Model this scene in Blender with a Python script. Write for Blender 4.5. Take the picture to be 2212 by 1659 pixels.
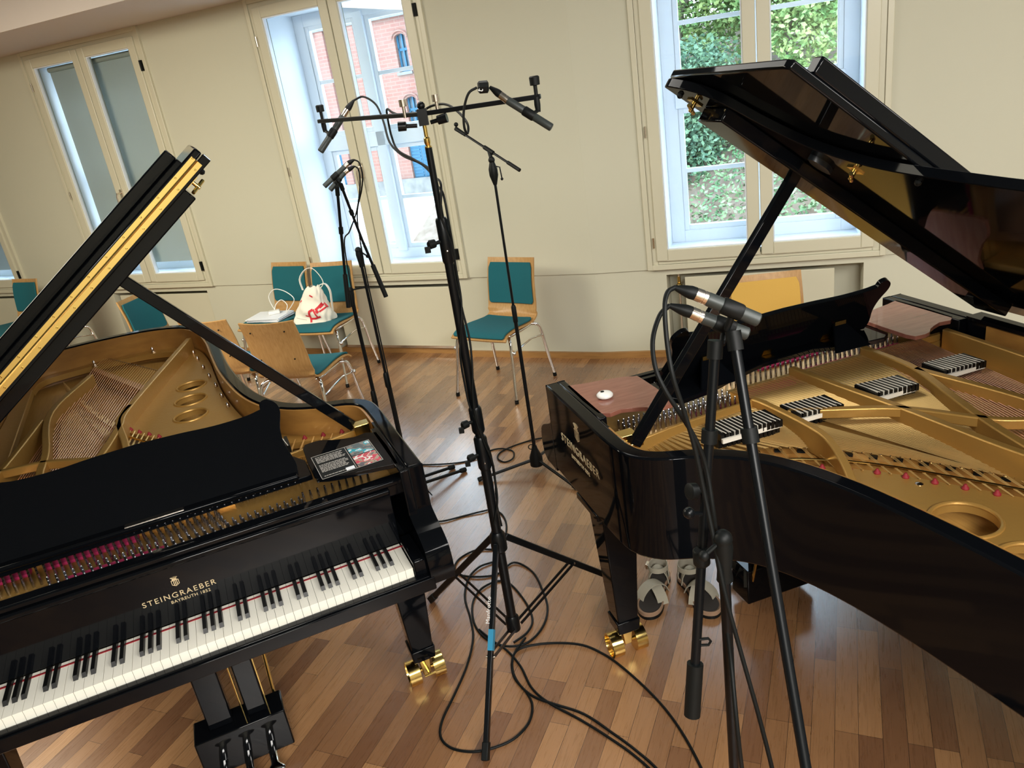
import bpy, bmesh, math, random
from mathutils import Vector, Matrix
from mathutils.geometry import tessellate_polygon
random.seed(7)
for o in list(bpy.data.objects): bpy.data.objects.remove(o)
C = bpy.context.scene.collection
PI = math.pi
# ---------------------------------------------------------------- camera
W_, H_, F_ = 2212., 1659., 1665.
CAMZ = 2.03
RX = Vector((0.988074548, -0.057338533, -0.142903872))     # image right, in world axes
RY = Vector((-0.153976256, -0.367914655, -0.917022420))    # image down
RZ = Vector((0.0, 0.928090316, -0.372355159))              # viewing direction
cam_d = bpy.data.cameras.new('camera'); cam = bpy.data.objects.new('camera', cam_d); C.objects.link(cam)
cam_d.sensor_fit = 'HORIZONTAL'; cam_d.sensor_width = 36; cam_d.lens = F_*36/W_
cam.matrix_world = Matrix(((RX.x, -RY.x, -RZ.x, 0), (RX.y, -RY.y, -RZ.y, 0), (RX.z, -RY.z, -RZ.z, CAMZ), (0, 0, 0, 1)))
cam_d.clip_start = .05; cam_d.clip_end = 300
bpy.context.scene.camera = cam
# ---------------------------------------------------------------- world, sun and added fill lights
sc = bpy.context.scene
sc.view_settings.view_transform = 'Standard'; sc.view_settings.look = 'None'
sc.view_settings.gamma = 1; sc.view_settings.use_curve_mapping = False
sc.view_settings.exposure = 0.12
wd = bpy.data.worlds.new('sky'); sc.world = wd; wd.use_nodes = True
bg = wd.node_tree.nodes['Background']; bg.inputs[0].default_value = (.67, .83, 1.0, 1); bg.inputs[1].default_value = 8.0
def sun(name, rot, e, ang, col):
    d = bpy.data.lights.new(name, 'SUN'); d.energy = e; d.angle = ang; d.color = col
    o = bpy.data.objects.new(name, d); C.objects.link(o); o.rotation_euler = rot; return o
sun('sun', (math.radians(48), 0, math.radians(-8)), 2.0, .03, (1, .95, .85))
def area(name, loc, target, sx, sy, e, col):
    d = bpy.data.lights.new(name, 'AREA'); d.shape = 'RECTANGLE'; d.size = sx; d.size_y = sy; d.energy = e; d.color = col
    o = bpy.data.objects.new(name, d); C.objects.link(o); o.location = loc
    o.rotation_euler = (Vector(target)-Vector(loc)).to_track_quat('-Z', 'Y').to_euler(); return o
area('fill_light_back', (.6, -2.0, 3.0), (.6, -1.3, 0), 1.8, 1.0, 300, (1, .97, .92))  # unseen fill added behind the camera, lifts the near floor and walls
area('fill_light_rear', (2.0, -.1, 3.0), (1.9, .9, 0), 1.6, 1.3, 115, (1, .97, .92))  # invented light beside the camera, brightens the front of the room
area('fill_light_middle', (-.5, 3.0, 3.0), (-.5, 3.3, 0), 1.5, .9, 22, (1, .96, .88))  # weak fill added above the pianos, no fixture known there
area('fill_light_left', (-3.7, 3.4, 3.0), (-3.7, 3.7, 0), 2.2, 1.4, 220, (1, .93, .75))  # unseen warm fill added for the yellower left wall
area('fill_light_right', (2.9, 1.0, 3.0), (2.6, 2.4, 0), 1.6, 1.0, 75, (1, .97, .90))  # added out-of-view light for the right side of the room
# ---------------------------------------------------------------- pixel helpers (rays of the camera)
def ray(x, y): return RX*(x-W_/2)+RY*(y-H_/2)+RZ*F_
EYE = Vector((0, 0, CAMZ))
def onz(x, y, z=0.):
    r = ray(x, y); return EYE+r*((z-CAMZ)/r.z)
def dep(x, y, d): return EYE+ray(x, y)*(d/F_)
def vert(y, g, x0=None):                       # height over ground point g that shows at pixel (x0,y)
    r = ray(x0, y); t = math.hypot(g[0], g[1])/math.hypot(r.x, r.y); return CAMZ+t*r.z
# ---------------------------------------------------------------- materials
MATS = {}
def mat(name, col=(.5, .5, .5), rough=.5, metal=0., coat=0., spec=.5, bump=None, var=None, **kw):
    if name in MATS: return MATS[name]
    m = bpy.data.materials.new(name); m.use_nodes = True; nt = m.node_tree; N = nt.nodes; L = nt.links
    b = N['Principled BSDF']; b.inputs['Base Color'].default_value = (*col, 1); b.inputs['Roughness'].default_value = rough
    b.inputs['Metallic'].default_value = metal; b.inputs['Coat Weight'].default_value = coat; b.inputs['Coat Roughness'].default_value = .03
    b.inputs['Specular IOR Level'].default_value = spec
    for k, v in kw.items(): b.inputs[k.replace('_', ' ')].default_value = v
    tc = N.new('ShaderNodeTexCoord')
    if var:                                    # (second colour, scale, stretch vector)
        mp = N.new('ShaderNodeMapping'); mp.inputs['Scale'].default_value = var[2]; L.new(tc.outputs['Object'], mp.inputs[0])
        nz = N.new('ShaderNodeTexNoise'); nz.inputs['Scale'].default_value = var[1]; nz.inputs['Detail'].default_value = 6
        L.new(mp.outputs[0], nz.inputs[0])
        rp = N.new('ShaderNodeValToRGB'); rp.color_ramp.elements[0].position = .3; rp.color_ramp.elements[1].position = .7
        rp.color_ramp.elements[0].color = (*col, 1); rp.color_ramp.elements[1].color = (*var[0], 1)
        L.new(nz.outputs[0], rp.inputs[0]); L.new(rp.outputs[0], b.inputs['Base Color'])
    if bump:
        nz = N.new('ShaderNodeTexNoise'); nz.inputs['Scale'].default_value = bump[0]; nz.inputs['Detail'].default_value = 4
        L.new(tc.outputs['Object'], nz.inputs[0])
        bp = N.new('ShaderNodeBump'); bp.inputs['Strength'].default_value = bump[1]; bp.inputs['Distance'].default_value = .01
        L.new(nz.outputs[0], bp.inputs['Height']); L.new(bp.outputs[0], b.inputs['Normal'])
    MATS[name] = m; return m
S1 = (1, 1, 1)
LAC = mat('black_lacquer', (.0025, .003, .004), .05, spec=.18)
SATIN = mat('satin_black', (.006, .008, .010), .28)
BLK = mat('black_metal', (.003, .004, .005), .32, spec=.22)
BLKP = mat('black_rubber', (.004, .005, .005), .5, spec=.2)
GREYM = mat('microphone_grey', (.035, .042, .04), .45, metal=.2)
SILV = mat('nickel', (.75, .68, .60), .22, metal=1)
CHR = mat('chrome', (.78, .78, .78), .10, metal=1)
BRASS = mat('brass', (.80, .58, .20), .16, metal=1)
GOLD = mat('gold_plate', (.46, .26, .065), .36, metal=.5, bump=(60, .08))
VEN = mat('maple_veneer', (.42, .21, .05), .32, coat=.3, var=((.30, .14, .035), 9, (1, 1, 3)))
SB = mat('spruce_soundboard', (.50, .28, .075), .4, coat=.2, var=((.40, .21, .05), 6, (40, 1, 1)))
STL = mat('steel_string', (.74, .50, .19), .35, metal=.75)
COP = mat('copper_string', (.78, .45, .30), .35, metal=.8)
PINM = mat('tuning_pin_steel', (.55, .55, .58), .16, metal=1)
PINK = mat('pink_felt', (.55, .03, .13), .9)
REDF = mat('red_felt', (.22, .006, .012), .7)
WFELT = mat('white_felt', (.75, .70, .60), .9)
MAHO = mat('red_brown_lacquer', (.22, .075, .05), .14, coat=.5, var=((.30, .12, .085), 10, (1, 6, 1)))
IVORY = mat('ivory_key', (.90, .87, .76), .25, coat=.2)
EBON = mat('ebony_key', (.004, .004, .004), .38, spec=.3)
WOODE = mat('beech_plywood', (.50, .29, .11), .4, var=((.40, .215, .07), 8, (14, 14, 1)))
TEAL = mat('teal_fabric', (.005, .105, .13), .95, bump=(500, .25))
MUST = mat('mustard_fabric', (.60, .36, .075), .9, bump=(500, .15))
PAINT = mat('cream_wall_paint', (.56, .55, .435), .7, bump=(30, .03))
FRAMEP = mat('cream_gloss_paint', (.60, .575, .44), .35)
WHITEP = mat('white_frame_paint', (.76, .81, .88), .4)
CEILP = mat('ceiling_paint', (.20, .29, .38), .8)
SOFP = mat('soffit_paint', (.58, .51, .46), .8)
OAK = mat('oak_skirting', (.42, .22, .07), .4, var=((.32, .16, .05), 8, (1, 1, 8)))
PAPER = mat('white_paper', (.80, .82, .86), .7)
WPLAS = mat('white_plastic', (.85, .84, .80), .25)
CANV = mat('canvas_cotton', (.80, .76, .66), .85, bump=(40, .12))
REDP = mat('red_print', (.60, .02, .035), .7)
GREYP = mat('grey_print', (.45, .42, .38), .7)
LETG = mat('gold_lettering', (.70, .58, .36), .35, metal=.4)
LETW = mat('white_lettering', (.75, .75, .72), .5)
BLUET = mat('blue_tape', (.02, .22, .38), .5)
LEATH = mat('taupe_suede', (.36, .33, .26), .8)
CORK = mat('cork_sole', (.30, .19, .12), .85)
DKLEA = mat('dark_footbed', (.030, .024, .020), .9)
GLASSB = None
def glass():
    m = bpy.data.materials.new('window_glass'); m.use_nodes = True; nt = m.node_tree; N = nt.nodes; N.clear()
    o = N.new('ShaderNodeOutputMaterial'); mx = N.new('ShaderNodeMixShader'); t = N.new('ShaderNodeBsdfTransparent'); g = N.new('ShaderNodeBsdfGlossy')
    g.inputs['Roughness'].default_value = .01; f = N.new('ShaderNodeFresnel'); f.inputs[0].default_value = 1.5
    t.inputs[0].default_value = (.95, .98, .98, 1)
    nt.links.new(f.outputs[0], mx.inputs[0]); nt.links.new(t.outputs[0], mx.inputs[1]); nt.links.new(g.outputs[0], mx.inputs[2]); nt.links.new(mx.outputs[0], o.inputs[0]); return m
GLASS = glass()
def floor_mat():
    m = bpy.data.materials.new('oak_parquet'); m.use_nodes = True; nt = m.node_tree; N = nt.nodes; L = nt.links; b = N['Principled BSDF']
    tc = N.new('ShaderNodeTexCoord'); mp = N.new('ShaderNodeMapping'); mp.inputs['Rotation'].default_value = (0, 0, math.radians(-65))
    L.new(tc.outputs['Object'], mp.inputs[0])
    br = N.new('ShaderNodeTexBrick'); br.inputs['Scale'].default_value = 1; br.inputs['Brick Width'].default_value = .49; br.inputs['Row Height'].default_value = .068
    br.inputs['Mortar Size'].default_value = .0007; br.offset = .37; br.offset_frequency = 3; br.inputs['Bias'].default_value = -.05
    br.inputs['Color1'].default_value = (.19, .085, .038, 1); br.inputs['Color2'].default_value = (.42, .215, .09, 1); br.inputs['Mortar'].default_value = (.03, .016, .009, 1)
    L.new(mp.outputs[0], br.inputs[0])
    m2 = N.new('ShaderNodeMapping'); m2.inputs['Scale'].default_value = (3, 60, 1); L.new(mp.outputs[0], m2.inputs[0])
    nz = N.new('ShaderNodeTexNoise'); nz.inputs['Scale'].default_value = 2.2; nz.inputs['Detail'].default_value = 8; nz.inputs['Distortion'].default_value = 1.5; L.new(m2.outputs[0], nz.inputs[0])
    n3 = N.new('ShaderNodeTexNoise'); n3.inputs['Scale'].default_value = 1.3; n3.inputs['Detail'].default_value = 3; L.new(mp.outputs[0], n3.inputs[0])
    mr = N.new('ShaderNodeMapRange'); mr.inputs['To Min'].default_value = .72; mr.inputs['To Max'].default_value = 1.28; L.new(nz.outputs[0], mr.inputs[0])
    m3 = N.new('ShaderNodeMapRange'); m3.inputs['To Min'].default_value = .8; m3.inputs['To Max'].default_value = 1.2; L.new(n3.outputs[0], m3.inputs[0])
    mu = N.new('ShaderNodeMath'); mu.operation = 'MULTIPLY'; L.new(mr.outputs[0], mu.inputs[0]); L.new(m3.outputs[0], mu.inputs[1])
    mx = N.new('ShaderNodeVectorMath'); mx.operation = 'SCALE'; L.new(br.outputs[0], mx.inputs[0]); L.new(mu.outputs[0], mx.inputs['Scale']); L.new(mx.outputs[0], b.inputs['Base Color'])
    r2 = N.new('ShaderNodeMapRange'); r2.inputs['To Min'].default_value = .20; r2.inputs['To Max'].default_value = .38; L.new(nz.outputs[0], r2.inputs[0]); L.new(r2.outputs[0], b.inputs['Roughness'])
    b.inputs['Specular IOR Level'].default_value = .9; b.inputs['Coat Weight'].default_value = .7; b.inputs['Coat Roughness'].default_value = .24
    bp = N.new('ShaderNodeBump'); bp.inputs['Strength'].default_value = .12; bp.inputs['Distance'].default_value = .002; L.new(nz.outputs[0], bp.inputs['Height']); L.new(bp.outputs[0], b.inputs['Normal'])
    return m
FLOORM = floor_mat()
def brick_mat():
    m = bpy.data.materials.new('red_brick'); m.use_nodes = True; nt = m.node_tree; N = nt.nodes; L = nt.links; b = N['Principled BSDF']
    tc = N.new('ShaderNodeTexCoord'); mp = N.new('ShaderNodeMapping'); mp.inputs['Rotation'].default_value = (PI/2, 0, 0); L.new(tc.outputs['Object'], mp.inputs[0])
    br = N.new('ShaderNodeTexBrick'); br.inputs['Scale'].default_value = 1; br.inputs['Brick Width'].default_value = .55; br.inputs['Row Height'].default_value = .17; br.inputs['Mortar Size'].default_value = .02
    br.inputs['Color1'].default_value = (.20, .055, .04, 1); br.inputs['Color2'].default_value = (.25, .085, .06, 1); br.inputs['Mortar'].default_value = (.24, .15, .12, 1)
    L.new(mp.outputs[0], br.inputs[0])
    nz = N.new('ShaderNodeTexNoise'); nz.inputs['Scale'].default_value = .8; nz.inputs['Detail'].default_value = 6; L.new(tc.outputs['Object'], nz.inputs[0])
    mx = N.new('ShaderNodeMix'); mx.data_type = 'RGBA'; mx.inputs[7].default_value = (.22, .15, .13, 1); L.new(nz.outputs[0], mx.inputs[0]); L.new(br.outputs[0], mx.inputs[6]); L.new(mx.outputs[2], b.inputs['Base Color'])
    b.inputs['Roughness'].default_value = .9; return m
BRICK = brick_mat()
STONE = mat('grey_stone', (.13, .13, .13), .9, var=((.20, .20, .19), 3, S1))
def leaf_mat(name, c1, c2):
    m = bpy.data.materials.new(name); m.use_nodes = True; nt = m.node_tree; N = nt.nodes; L = nt.links; b = N['Principled BSDF']
    tc = N.new('ShaderNodeTexCoord'); nz = N.new('ShaderNodeTexNoise'); nz.inputs['Scale'].default_value = 3.5; nz.inputs['Detail'].default_value = 5; L.new(tc.outputs['Object'], nz.inputs[0])
    rp = N.new('ShaderNodeValToRGB'); rp.color_ramp.elements[0].position = .38; rp.color_ramp.elements[1].position = .62; rp.color_ramp.elements[0].color = (*c1, 1); rp.color_ramp.elements[1].color = (*c2, 1)
    L.new(nz.outputs[0], rp.inputs[0]); L.new(rp.outputs[0], b.inputs['Base Color']); b.inputs['Roughness'].default_value = .6
    return m
LEAF1 = leaf_mat('light_leaves', (.14, .28, .09), (.34, .42, .15)); LEAF2 = leaf_mat('dark_leaves', (.05, .12, .08), (.12, .22, .12)); IVY = leaf_mat('ivy_leaves', (.08, .18, .08), (.20, .30, .15))
BARK = mat('tree_bark', (.14, .12, .09), .9, var=((.24, .21, .17), 6, (4, 4, 1)))
SOIL = mat('leaf_litter', (.12, .085, .06), .95, var=((.20, .16, .13), 5, S1))
BLUEP = mat('blue_painted_wood', (.01, .09, .17), .5)
PAVE = mat('pale_paving', (.75, .74, .70), .8)
DGLASS = mat('dark_pane', (.10, .13, .16), .1)
BLIND = None
# ---------------------------------------------------------------- geometry helpers
class MB:
    def __init__(s): s.v = []; s.f = []
    def add(s, vs, fs, M=None):
        n = len(s.v); s.v += [(M @ Vector(p)) if M else Vector(p) for p in vs]; s.f += [tuple(i+n for i in f) for f in fs]; return s
    def box(s, a, b, M=None):
        x0, x1 = sorted((a[0], b[0])); y0, y1 = sorted((a[1], b[1])); z0, z1 = sorted((a[2], b[2]))
        return s.add([(x0, y0, z0), (x1, y0, z0), (x1, y1, z0), (x0, y1, z0), (x0, y0, z1), (x1, y0, z1), (x1, y1, z1), (x0, y1, z1)],
                     [(0, 3, 2, 1), (4, 5, 6, 7), (0, 1, 5, 4), (1, 2, 6, 5), (2, 3, 7, 6), (3, 0, 4, 7)], M)
    def frustum(s, lo, hi, M=None):   # lo/hi = (x0,y0,x1,y1,z)
        v = []
        for (x0, y0, x1, y1, z) in (lo, hi): v += [(x0, y0, z), (x1, y0, z), (x1, y1, z), (x0, y1, z)]
        return s.add(v, [(0, 3, 2, 1), (4, 5, 6, 7), (0, 1, 5, 4), (1, 2, 6, 5), (2, 3, 7, 6), (3, 0, 4, 7)], M)
    def tube(s, pts, r, n=10, closed=False, sq=None, M=None):
        pts = [Vector(p) for p in pts]; rs = r if isinstance(r, (list, tuple)) else [r]*len(pts); k = len(pts); vs = []; fs = []
        up = None
        for i, p in enumerate(pts):
            if closed: t = (pts[(i+1) % k]-pts[i-1]).normalized()
            else: t = (pts[min(i+1, k-1)]-pts[max(i-1, 0)]).normalized()
            if up is None: up = Vector((0, 0, 1)) if abs(t.z) < .9 else Vector((1, 0, 0))
            a = up-t*up.dot(t)
            if a.length < 1e-4: a = t.orthogonal()
            a.normalize(); b = t.cross(a); up = a
            for j in range(n):
                q = 2*PI*j/n
                if sq: cx, cy = sq; q2 = PI/4+PI/2*j; vs.append(p+a*math.copysign(cy, math.cos(q2))+b*math.copysign(cx, math.sin(q2)))
                else: vs.append(p+(a*math.cos(q)+b*math.sin(q))*rs[i])
        m = k if closed else k-1
        for i in range(m):
            for j in range(n):
                A = i*n+j; B = i*n+(j+1) % n; D = ((i+1) % k)*n+j; E = ((i+1) % k)*n+(j+1) % n; fs.append((A, B, E, D))
        if not closed: fs += [tuple(range(n))[::-1], tuple((k-1)*n+j for j in range(n))]
        return s.add(vs, fs, M)
    def bar(s, a, b, w, h, M=None): return s.tube([a, b], 0, n=4, sq=(w/2, h/2), M=M)
    def lathe(s, a, b, prof, n=16, M=None):      # prof: list of (t along a->b in metres, radius)
        a = Vector(a); d = (Vector(b)-a).normalized(); o = d.orthogonal().normalized(); q = d.cross(o); vs = []; fs = []
        for (t, r) in prof:
            for j in range(n): an = 2*PI*j/n; vs.append(a+d*t+(o*math.cos(an)+q*math.sin(an))*max(r, 1e-5))
        for i in range(len(prof)-1):
            for j in range(n): fs.append((i*n+j, i*n+(j+1) % n, (i+1)*n+(j+1) % n, (i+1)*n+j))
        fs += [tuple(range(n))[::-1], tuple((len(prof)-1)*n+j for j in range(n))]
        return s.add(vs, fs, M)
    def prism(s, poly, z0, z1, holes=(), M=None):   # poly in xy
        loops = [[Vector((p[0], p[1], 0)) for p in l] for l in (poly, *holes)]
        tri = tessellate_polygon(loops); flat = [p for l in loops for p in l]; n = len(flat)
        vs = [(p.x, p.y, z0) for p in flat]+[(p.x, p.y, z1) for p in flat]; fs = []
        for t in tri: fs.append((t[2], t[1], t[0])); fs.append((t[0]+n, t[1]+n, t[2]+n))
        k = 0
        for l in loops:
            m = len(l)
            for i in range(m): a = k+i; b = k+(i+1) % m; fs.append((a, b, b+n, a+n))
            k += m
        return s.add(vs, fs, M)
    def ball(s, c, r, n=10, M=None, sc=(1, 1, 1)):
        vs = []; fs = []; k = n//2+1
        for i in range(k):
            th = PI*i/(k-1)
            for j in range(n): an = 2*PI*j/n; vs.append((c[0]+sc[0]*r*math.sin(th)*math.cos(an), c[1]+sc[1]*r*math.sin(th)*math.sin(an), c[2]+sc[2]*r*math.cos(th)))
        for i in range(k-1):
            for j in range(n): fs.append((i*n+j, (i+1)*n+j, (i+1)*n+(j+1) % n, i*n+(j+1) % n))
        return s.add(vs, fs, M)
    def grid(s, rows, thick=None, M=None):          # rows of points; optional thickness along normals
        R = len(rows); K = len(rows[0]); P = [[Vector(p) for p in r] for r in rows]
        if thick is None:
            return s.add([p for r in P for p in r], [(i*K+j, i*K+j+1, (i+1)*K+j+1, (i+1)*K+j) for i in range(R-1) for j in range(K-1)], M)
        Nn = []
        for i in range(R):
            for j in range(K):
                a = P[min(i+1, R-1)][j]-P[max(i-1, 0)][j]; b = P[i][min(j+1, K-1)]-P[i][max(j-1, 0)]; Nn.append(a.cross(b).normalized())
        flat = [p for r in P for p in r]; vs = flat+[p+nn*thick for p, nn in zip(flat, Nn)]; n = R*K; fs = []
        for i in range(R-1):
            for j in range(K-1): q = (i*K+j, i*K+j+1, (i+1)*K+j+1, (i+1)*K+j); fs.append(q[::-1]); fs.append(tuple(x+n for x in q))
        edge = [j for j in range(K)]+[i*K+K-1 for i in range(1, R)]+[(R-1)*K+j for j in range(K-2, -1, -1)]+[i*K for i in range(R-2, 0, -1)]
        m = len(edge)
        for i in range(m): a, b = edge[i], edge[(i+1) % m]; fs.append((a, b, b+n, a+n))
        return s.add(vs, fs, M)
    def mesh(s, name, m, smooth=40, inv=None):
        me = bpy.data.meshes.new(name); vs = [inv @ v for v in s.v] if inv else s.v
        me.from_pydata([tuple(v) for v in vs], [], s.f); me.validate()
        bm = bmesh.new(); bm.from_mesh(me); bmesh.ops.remove_doubles(bm, verts=bm.verts, dist=1e-6) if len(s.v) < 20000 else None
        bmesh.ops.recalc_face_normals(bm, faces=bm.faces); bm.to_mesh(me); bm.free()
        if smooth:
            me.polygons.foreach_set('use_smooth', [True]*len(me.polygons)); me.set_sharp_from_angle(angle=math.radians(smooth))
        me.materials.append(m); return me
ROOT = {}
def rootmat(o):
    M = Matrix.Identity(4); 
    while o: M = o.matrix_basis @ M; o = o.parent
    return M
def obj(name, mb, m, parent=None, world=False, bevel=0, smooth=40, label=None):
    inv = rootmat(parent).inverted() if (world and parent) else None
    o = bpy.data.objects.new(name, mb.mesh(name, m, smooth, inv) if isinstance(mb, MB) else mb); C.objects.link(o)
    if parent: o.parent = parent
    if bevel:
        b = o.modifiers.new('bevel', 'BEVEL'); b.width = bevel; b.segments = 2; b.limit_method = 'ANGLE'; b.harden_normals = False
    if label: o['label'] = label
    return o
def tag(o, label, cat, group=None, kind=None):
    o['label'] = label; o['category'] = cat
    if group: o['group'] = group
    if kind: o['kind'] = kind
    return o
def thing(name, label, cat, loc=(0, 0, 0), rz=0, group=None):
    o = bpy.data.objects.new(name, None); o.empty_display_size = .1; C.objects.link(o); o.location = loc; o.rotation_euler = (0, 0, rz); return tag(o, label, cat, group)
def struct(name, mb=None, m=None, parent=None, **k):
    if mb is None: o = bpy.data.objects.new(name, None); C.objects.link(o)
    else: o = obj(name, mb, m, parent, **k)
    if not parent: o['kind'] = 'structure'
    return o
def copy_tree(o, parent=None):
    c = o.copy(); C.objects.link(c); c.parent = parent
    for ch in [x for x in KIDS(o)]: copy_tree(ch, c)
    return c
def KIDS(o): return [x for x in C.objects if x.parent == o]
def cat_rom(P, n=6, closed=False):
    P = [Vector(p) for p in P]; out = []; k = len(P); rng = k if closed else k-1
    for i in range(rng):
        p1, p2 = P[i], P[(i+1) % k]; p0 = P[i-1] if (closed or i > 0) else p1*2-p2; p3 = P[(i+2) % k] if (closed or i+2 < k) else p2*2-p1
        for j in range(n):
            t = j/n; out.append(.5*((2*p1)+(p2-p0)*t+(2*p0-5*p1+4*p2-p3)*t*t+(3*p1-p0-3*p2+p3)*t**3))
    if not closed: out.append(P[-1])
    return out
def offset_path(P, d):                 # 2D, to the right-hand side
    out = []
    for i, p in enumerate(P):
        a = P[max(i-1, 0)]; b = P[min(i+1, len(P)-1)]; t = Vector((b[0]-a[0], b[1]-a[1])); t.normalize(); out.append(Vector((p[0]-t.y*d, p[1]+t.x*d, 0)))
    return out
def text_mesh(txt, size, m, ext=.0006, spacing=1.0, align='CENTER'):
    cu = bpy.data.curves.new('lettering', 'FONT'); cu.body = txt; cu.size = size; cu.extrude = ext; cu.align_x = align; cu.space_character = spacing
    o = bpy.data.objects.new('lettering', cu); C.objects.link(o); bpy.context.view_layer.update()
    me = bpy.data.meshes.new_from_object(o.evaluated_get(bpy.context.evaluated_depsgraph_get())); C.objects.unlink(o); bpy.data.objects.remove(o)
    me.materials.clear(); me.materials.append(m); return me
def frame_M(o, x, y):                  # matrix with given origin, x axis and y axis
    x = Vector(x).normalized(); z = x.cross(Vector(y)).normalized(); y = z.cross(x); M = Matrix((x, y, z)).transposed().to_4x4(); M.translation = Vector(o); return M
# ================================================================ ROOM
WF = [(Vector((-.32, 5.8, 0)), math.radians(-27)), (Vector((1.093, 5.139, 0)), math.radians(-20))]
def WM(k):
    o, a = WF[k]; M = Matrix.Rotation(a, 4, 'Z'); M.translation = o; return M      # local x along wall, local y outwards, z up
JU = 1.134; JU1 = -.43                   # where the two wall planes meet, in each frame
Z0 = .64; ZC = 2.79
def wp(k, u, off): p = WM(k) @ Vector((u, off, 0)); return (p.x, p.y)
PLAN = lambda off: [(-8.9, -4), (5.5, -4), wp(1, 4.75, off), wp(1, JU1+.03, off), wp(0, -9.8, off)]
struct('floor', MB().prism(PLAN(.3), -.05, 0), FLOORM, smooth=0)
BS = dict(left=(0, -5.76), mid=None)
WIN = [(0, -5.76), (0, -3.20), (0, -.605), (1, .69)]      # wall frame, centre u
def wall(k, name, u0, u1, mbu, mbl):
    M = WM(k); T = .55
    cs = sorted(c for kk, c in WIN if kk == k)
    e = u0
    for c in cs:
        mbu.box((e, 0, Z0), (c-.64, T, 3.2), M); mbu.box((c-.64, 0, 2.68), (c+.64, T, 3.2), M); e = c+.64
    mbu.box((e, 0, Z0), (u1, T, 3.2), M)
    e = u0
    for c in cs:
        mbl.box((e, .012, 0), (c-.62, T, Z0), M); mbl.box((c-.62, .20, 0), (c+.62, T, Z0-.04), M); mbl.box((c-.62, .012, Z0-.045), (c+.62, T, Z0), M); e = c+.62
    mbl.box((e, .012, 0), (u1, T, Z0), M)
for k, u0, u1, nm in ((0, -9.2, JU, 'left'), (1, JU1, 4.6, 'right')):
    a, b = MB(), MB(); wall(k, nm, u0, u1, a, b)
    struct('wall_window_'+nm, a, PAINT); struct('wall_parapet_'+nm, b, PAINT)
    M = WM(k); s = MB(); cs = sorted(c for kk, c in WIN if kk == k); e = u0
    for c in cs:
        s.box((e, -.014, 0), (c-.62, .012, .045), M); s.box((c-.62, .16, 0), (c+.62, .20, .05), M); s.box((c-.62, .05, 0), (c+.62, .07, .045), M).box((c-.62, .02, 0), (c-.605, .2, .05), M); s.box((c+.605, .02, 0), (c+.62, .2, .05), M); e = c+.62
    s.box((e, -.014, 0), (u1, .012, .045), M); struct('baseboard_'+nm, s, OAK)
for nm, a, b in (('rear', (-9, -3.6, 0), (6.5, -3.9, 3.2)), ('east', (5.2, -4, 0), (5.5, 3.9, 3.2)), ('west', (-8.6, -4, 0), (-8.9, 10.3, 3.2))):
    struct('wall_'+nm, MB().box(a, b), PAINT)
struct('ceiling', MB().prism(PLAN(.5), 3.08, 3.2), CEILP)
sf = MB(); sf.box((-9.3, -1.0, 2.79), (1.35, .0, 3.08), WM(0)); sf.box((-.62, -1.0, 2.79), (4.6, .0, 3.08), WM(1)); struct('trim_1', sf, SOFP)
def blind_mat():
    m = bpy.data.materials.new('roller_blind_cloth'); m.use_nodes = True; nt = m.node_tree; N = nt.nodes; N.clear(); o = N.new('ShaderNodeOutputMaterial')
    d = N.new('ShaderNodeBsdfDiffuse'); d.inputs[0].default_value = (.42, .45, .40, 1); t = N.new('ShaderNodeBsdfTranslucent'); t.inputs[0].default_value = (.45, .50, .50, 1)
    x = N.new('ShaderNodeMixShader'); x.inputs[0].default_value = .10; nt.links.new(d.outputs[0], x.inputs[1]); nt.links.new(t.outputs[0], x.inputs[2]); nt.links.new(x.outputs[0], o.inputs[0]); return m
BLINDM = blind_mat()
DW = .33
def rectframe(mb, u0, u1, z0, z1, w, y0, y1, M, wb=None):
    wb = wb or w
    mb.box((u0, y0, z0), (u0+w, y1, z1), M); mb.box((u1-w, y0, z0), (u1, y1, z1), M); mb.box((u0+w, y0, z0), (u1-w, y1, z0+wb), M); mb.box((u0+w, y0, z1-w), (u1-w, y1, z1), M)
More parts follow.
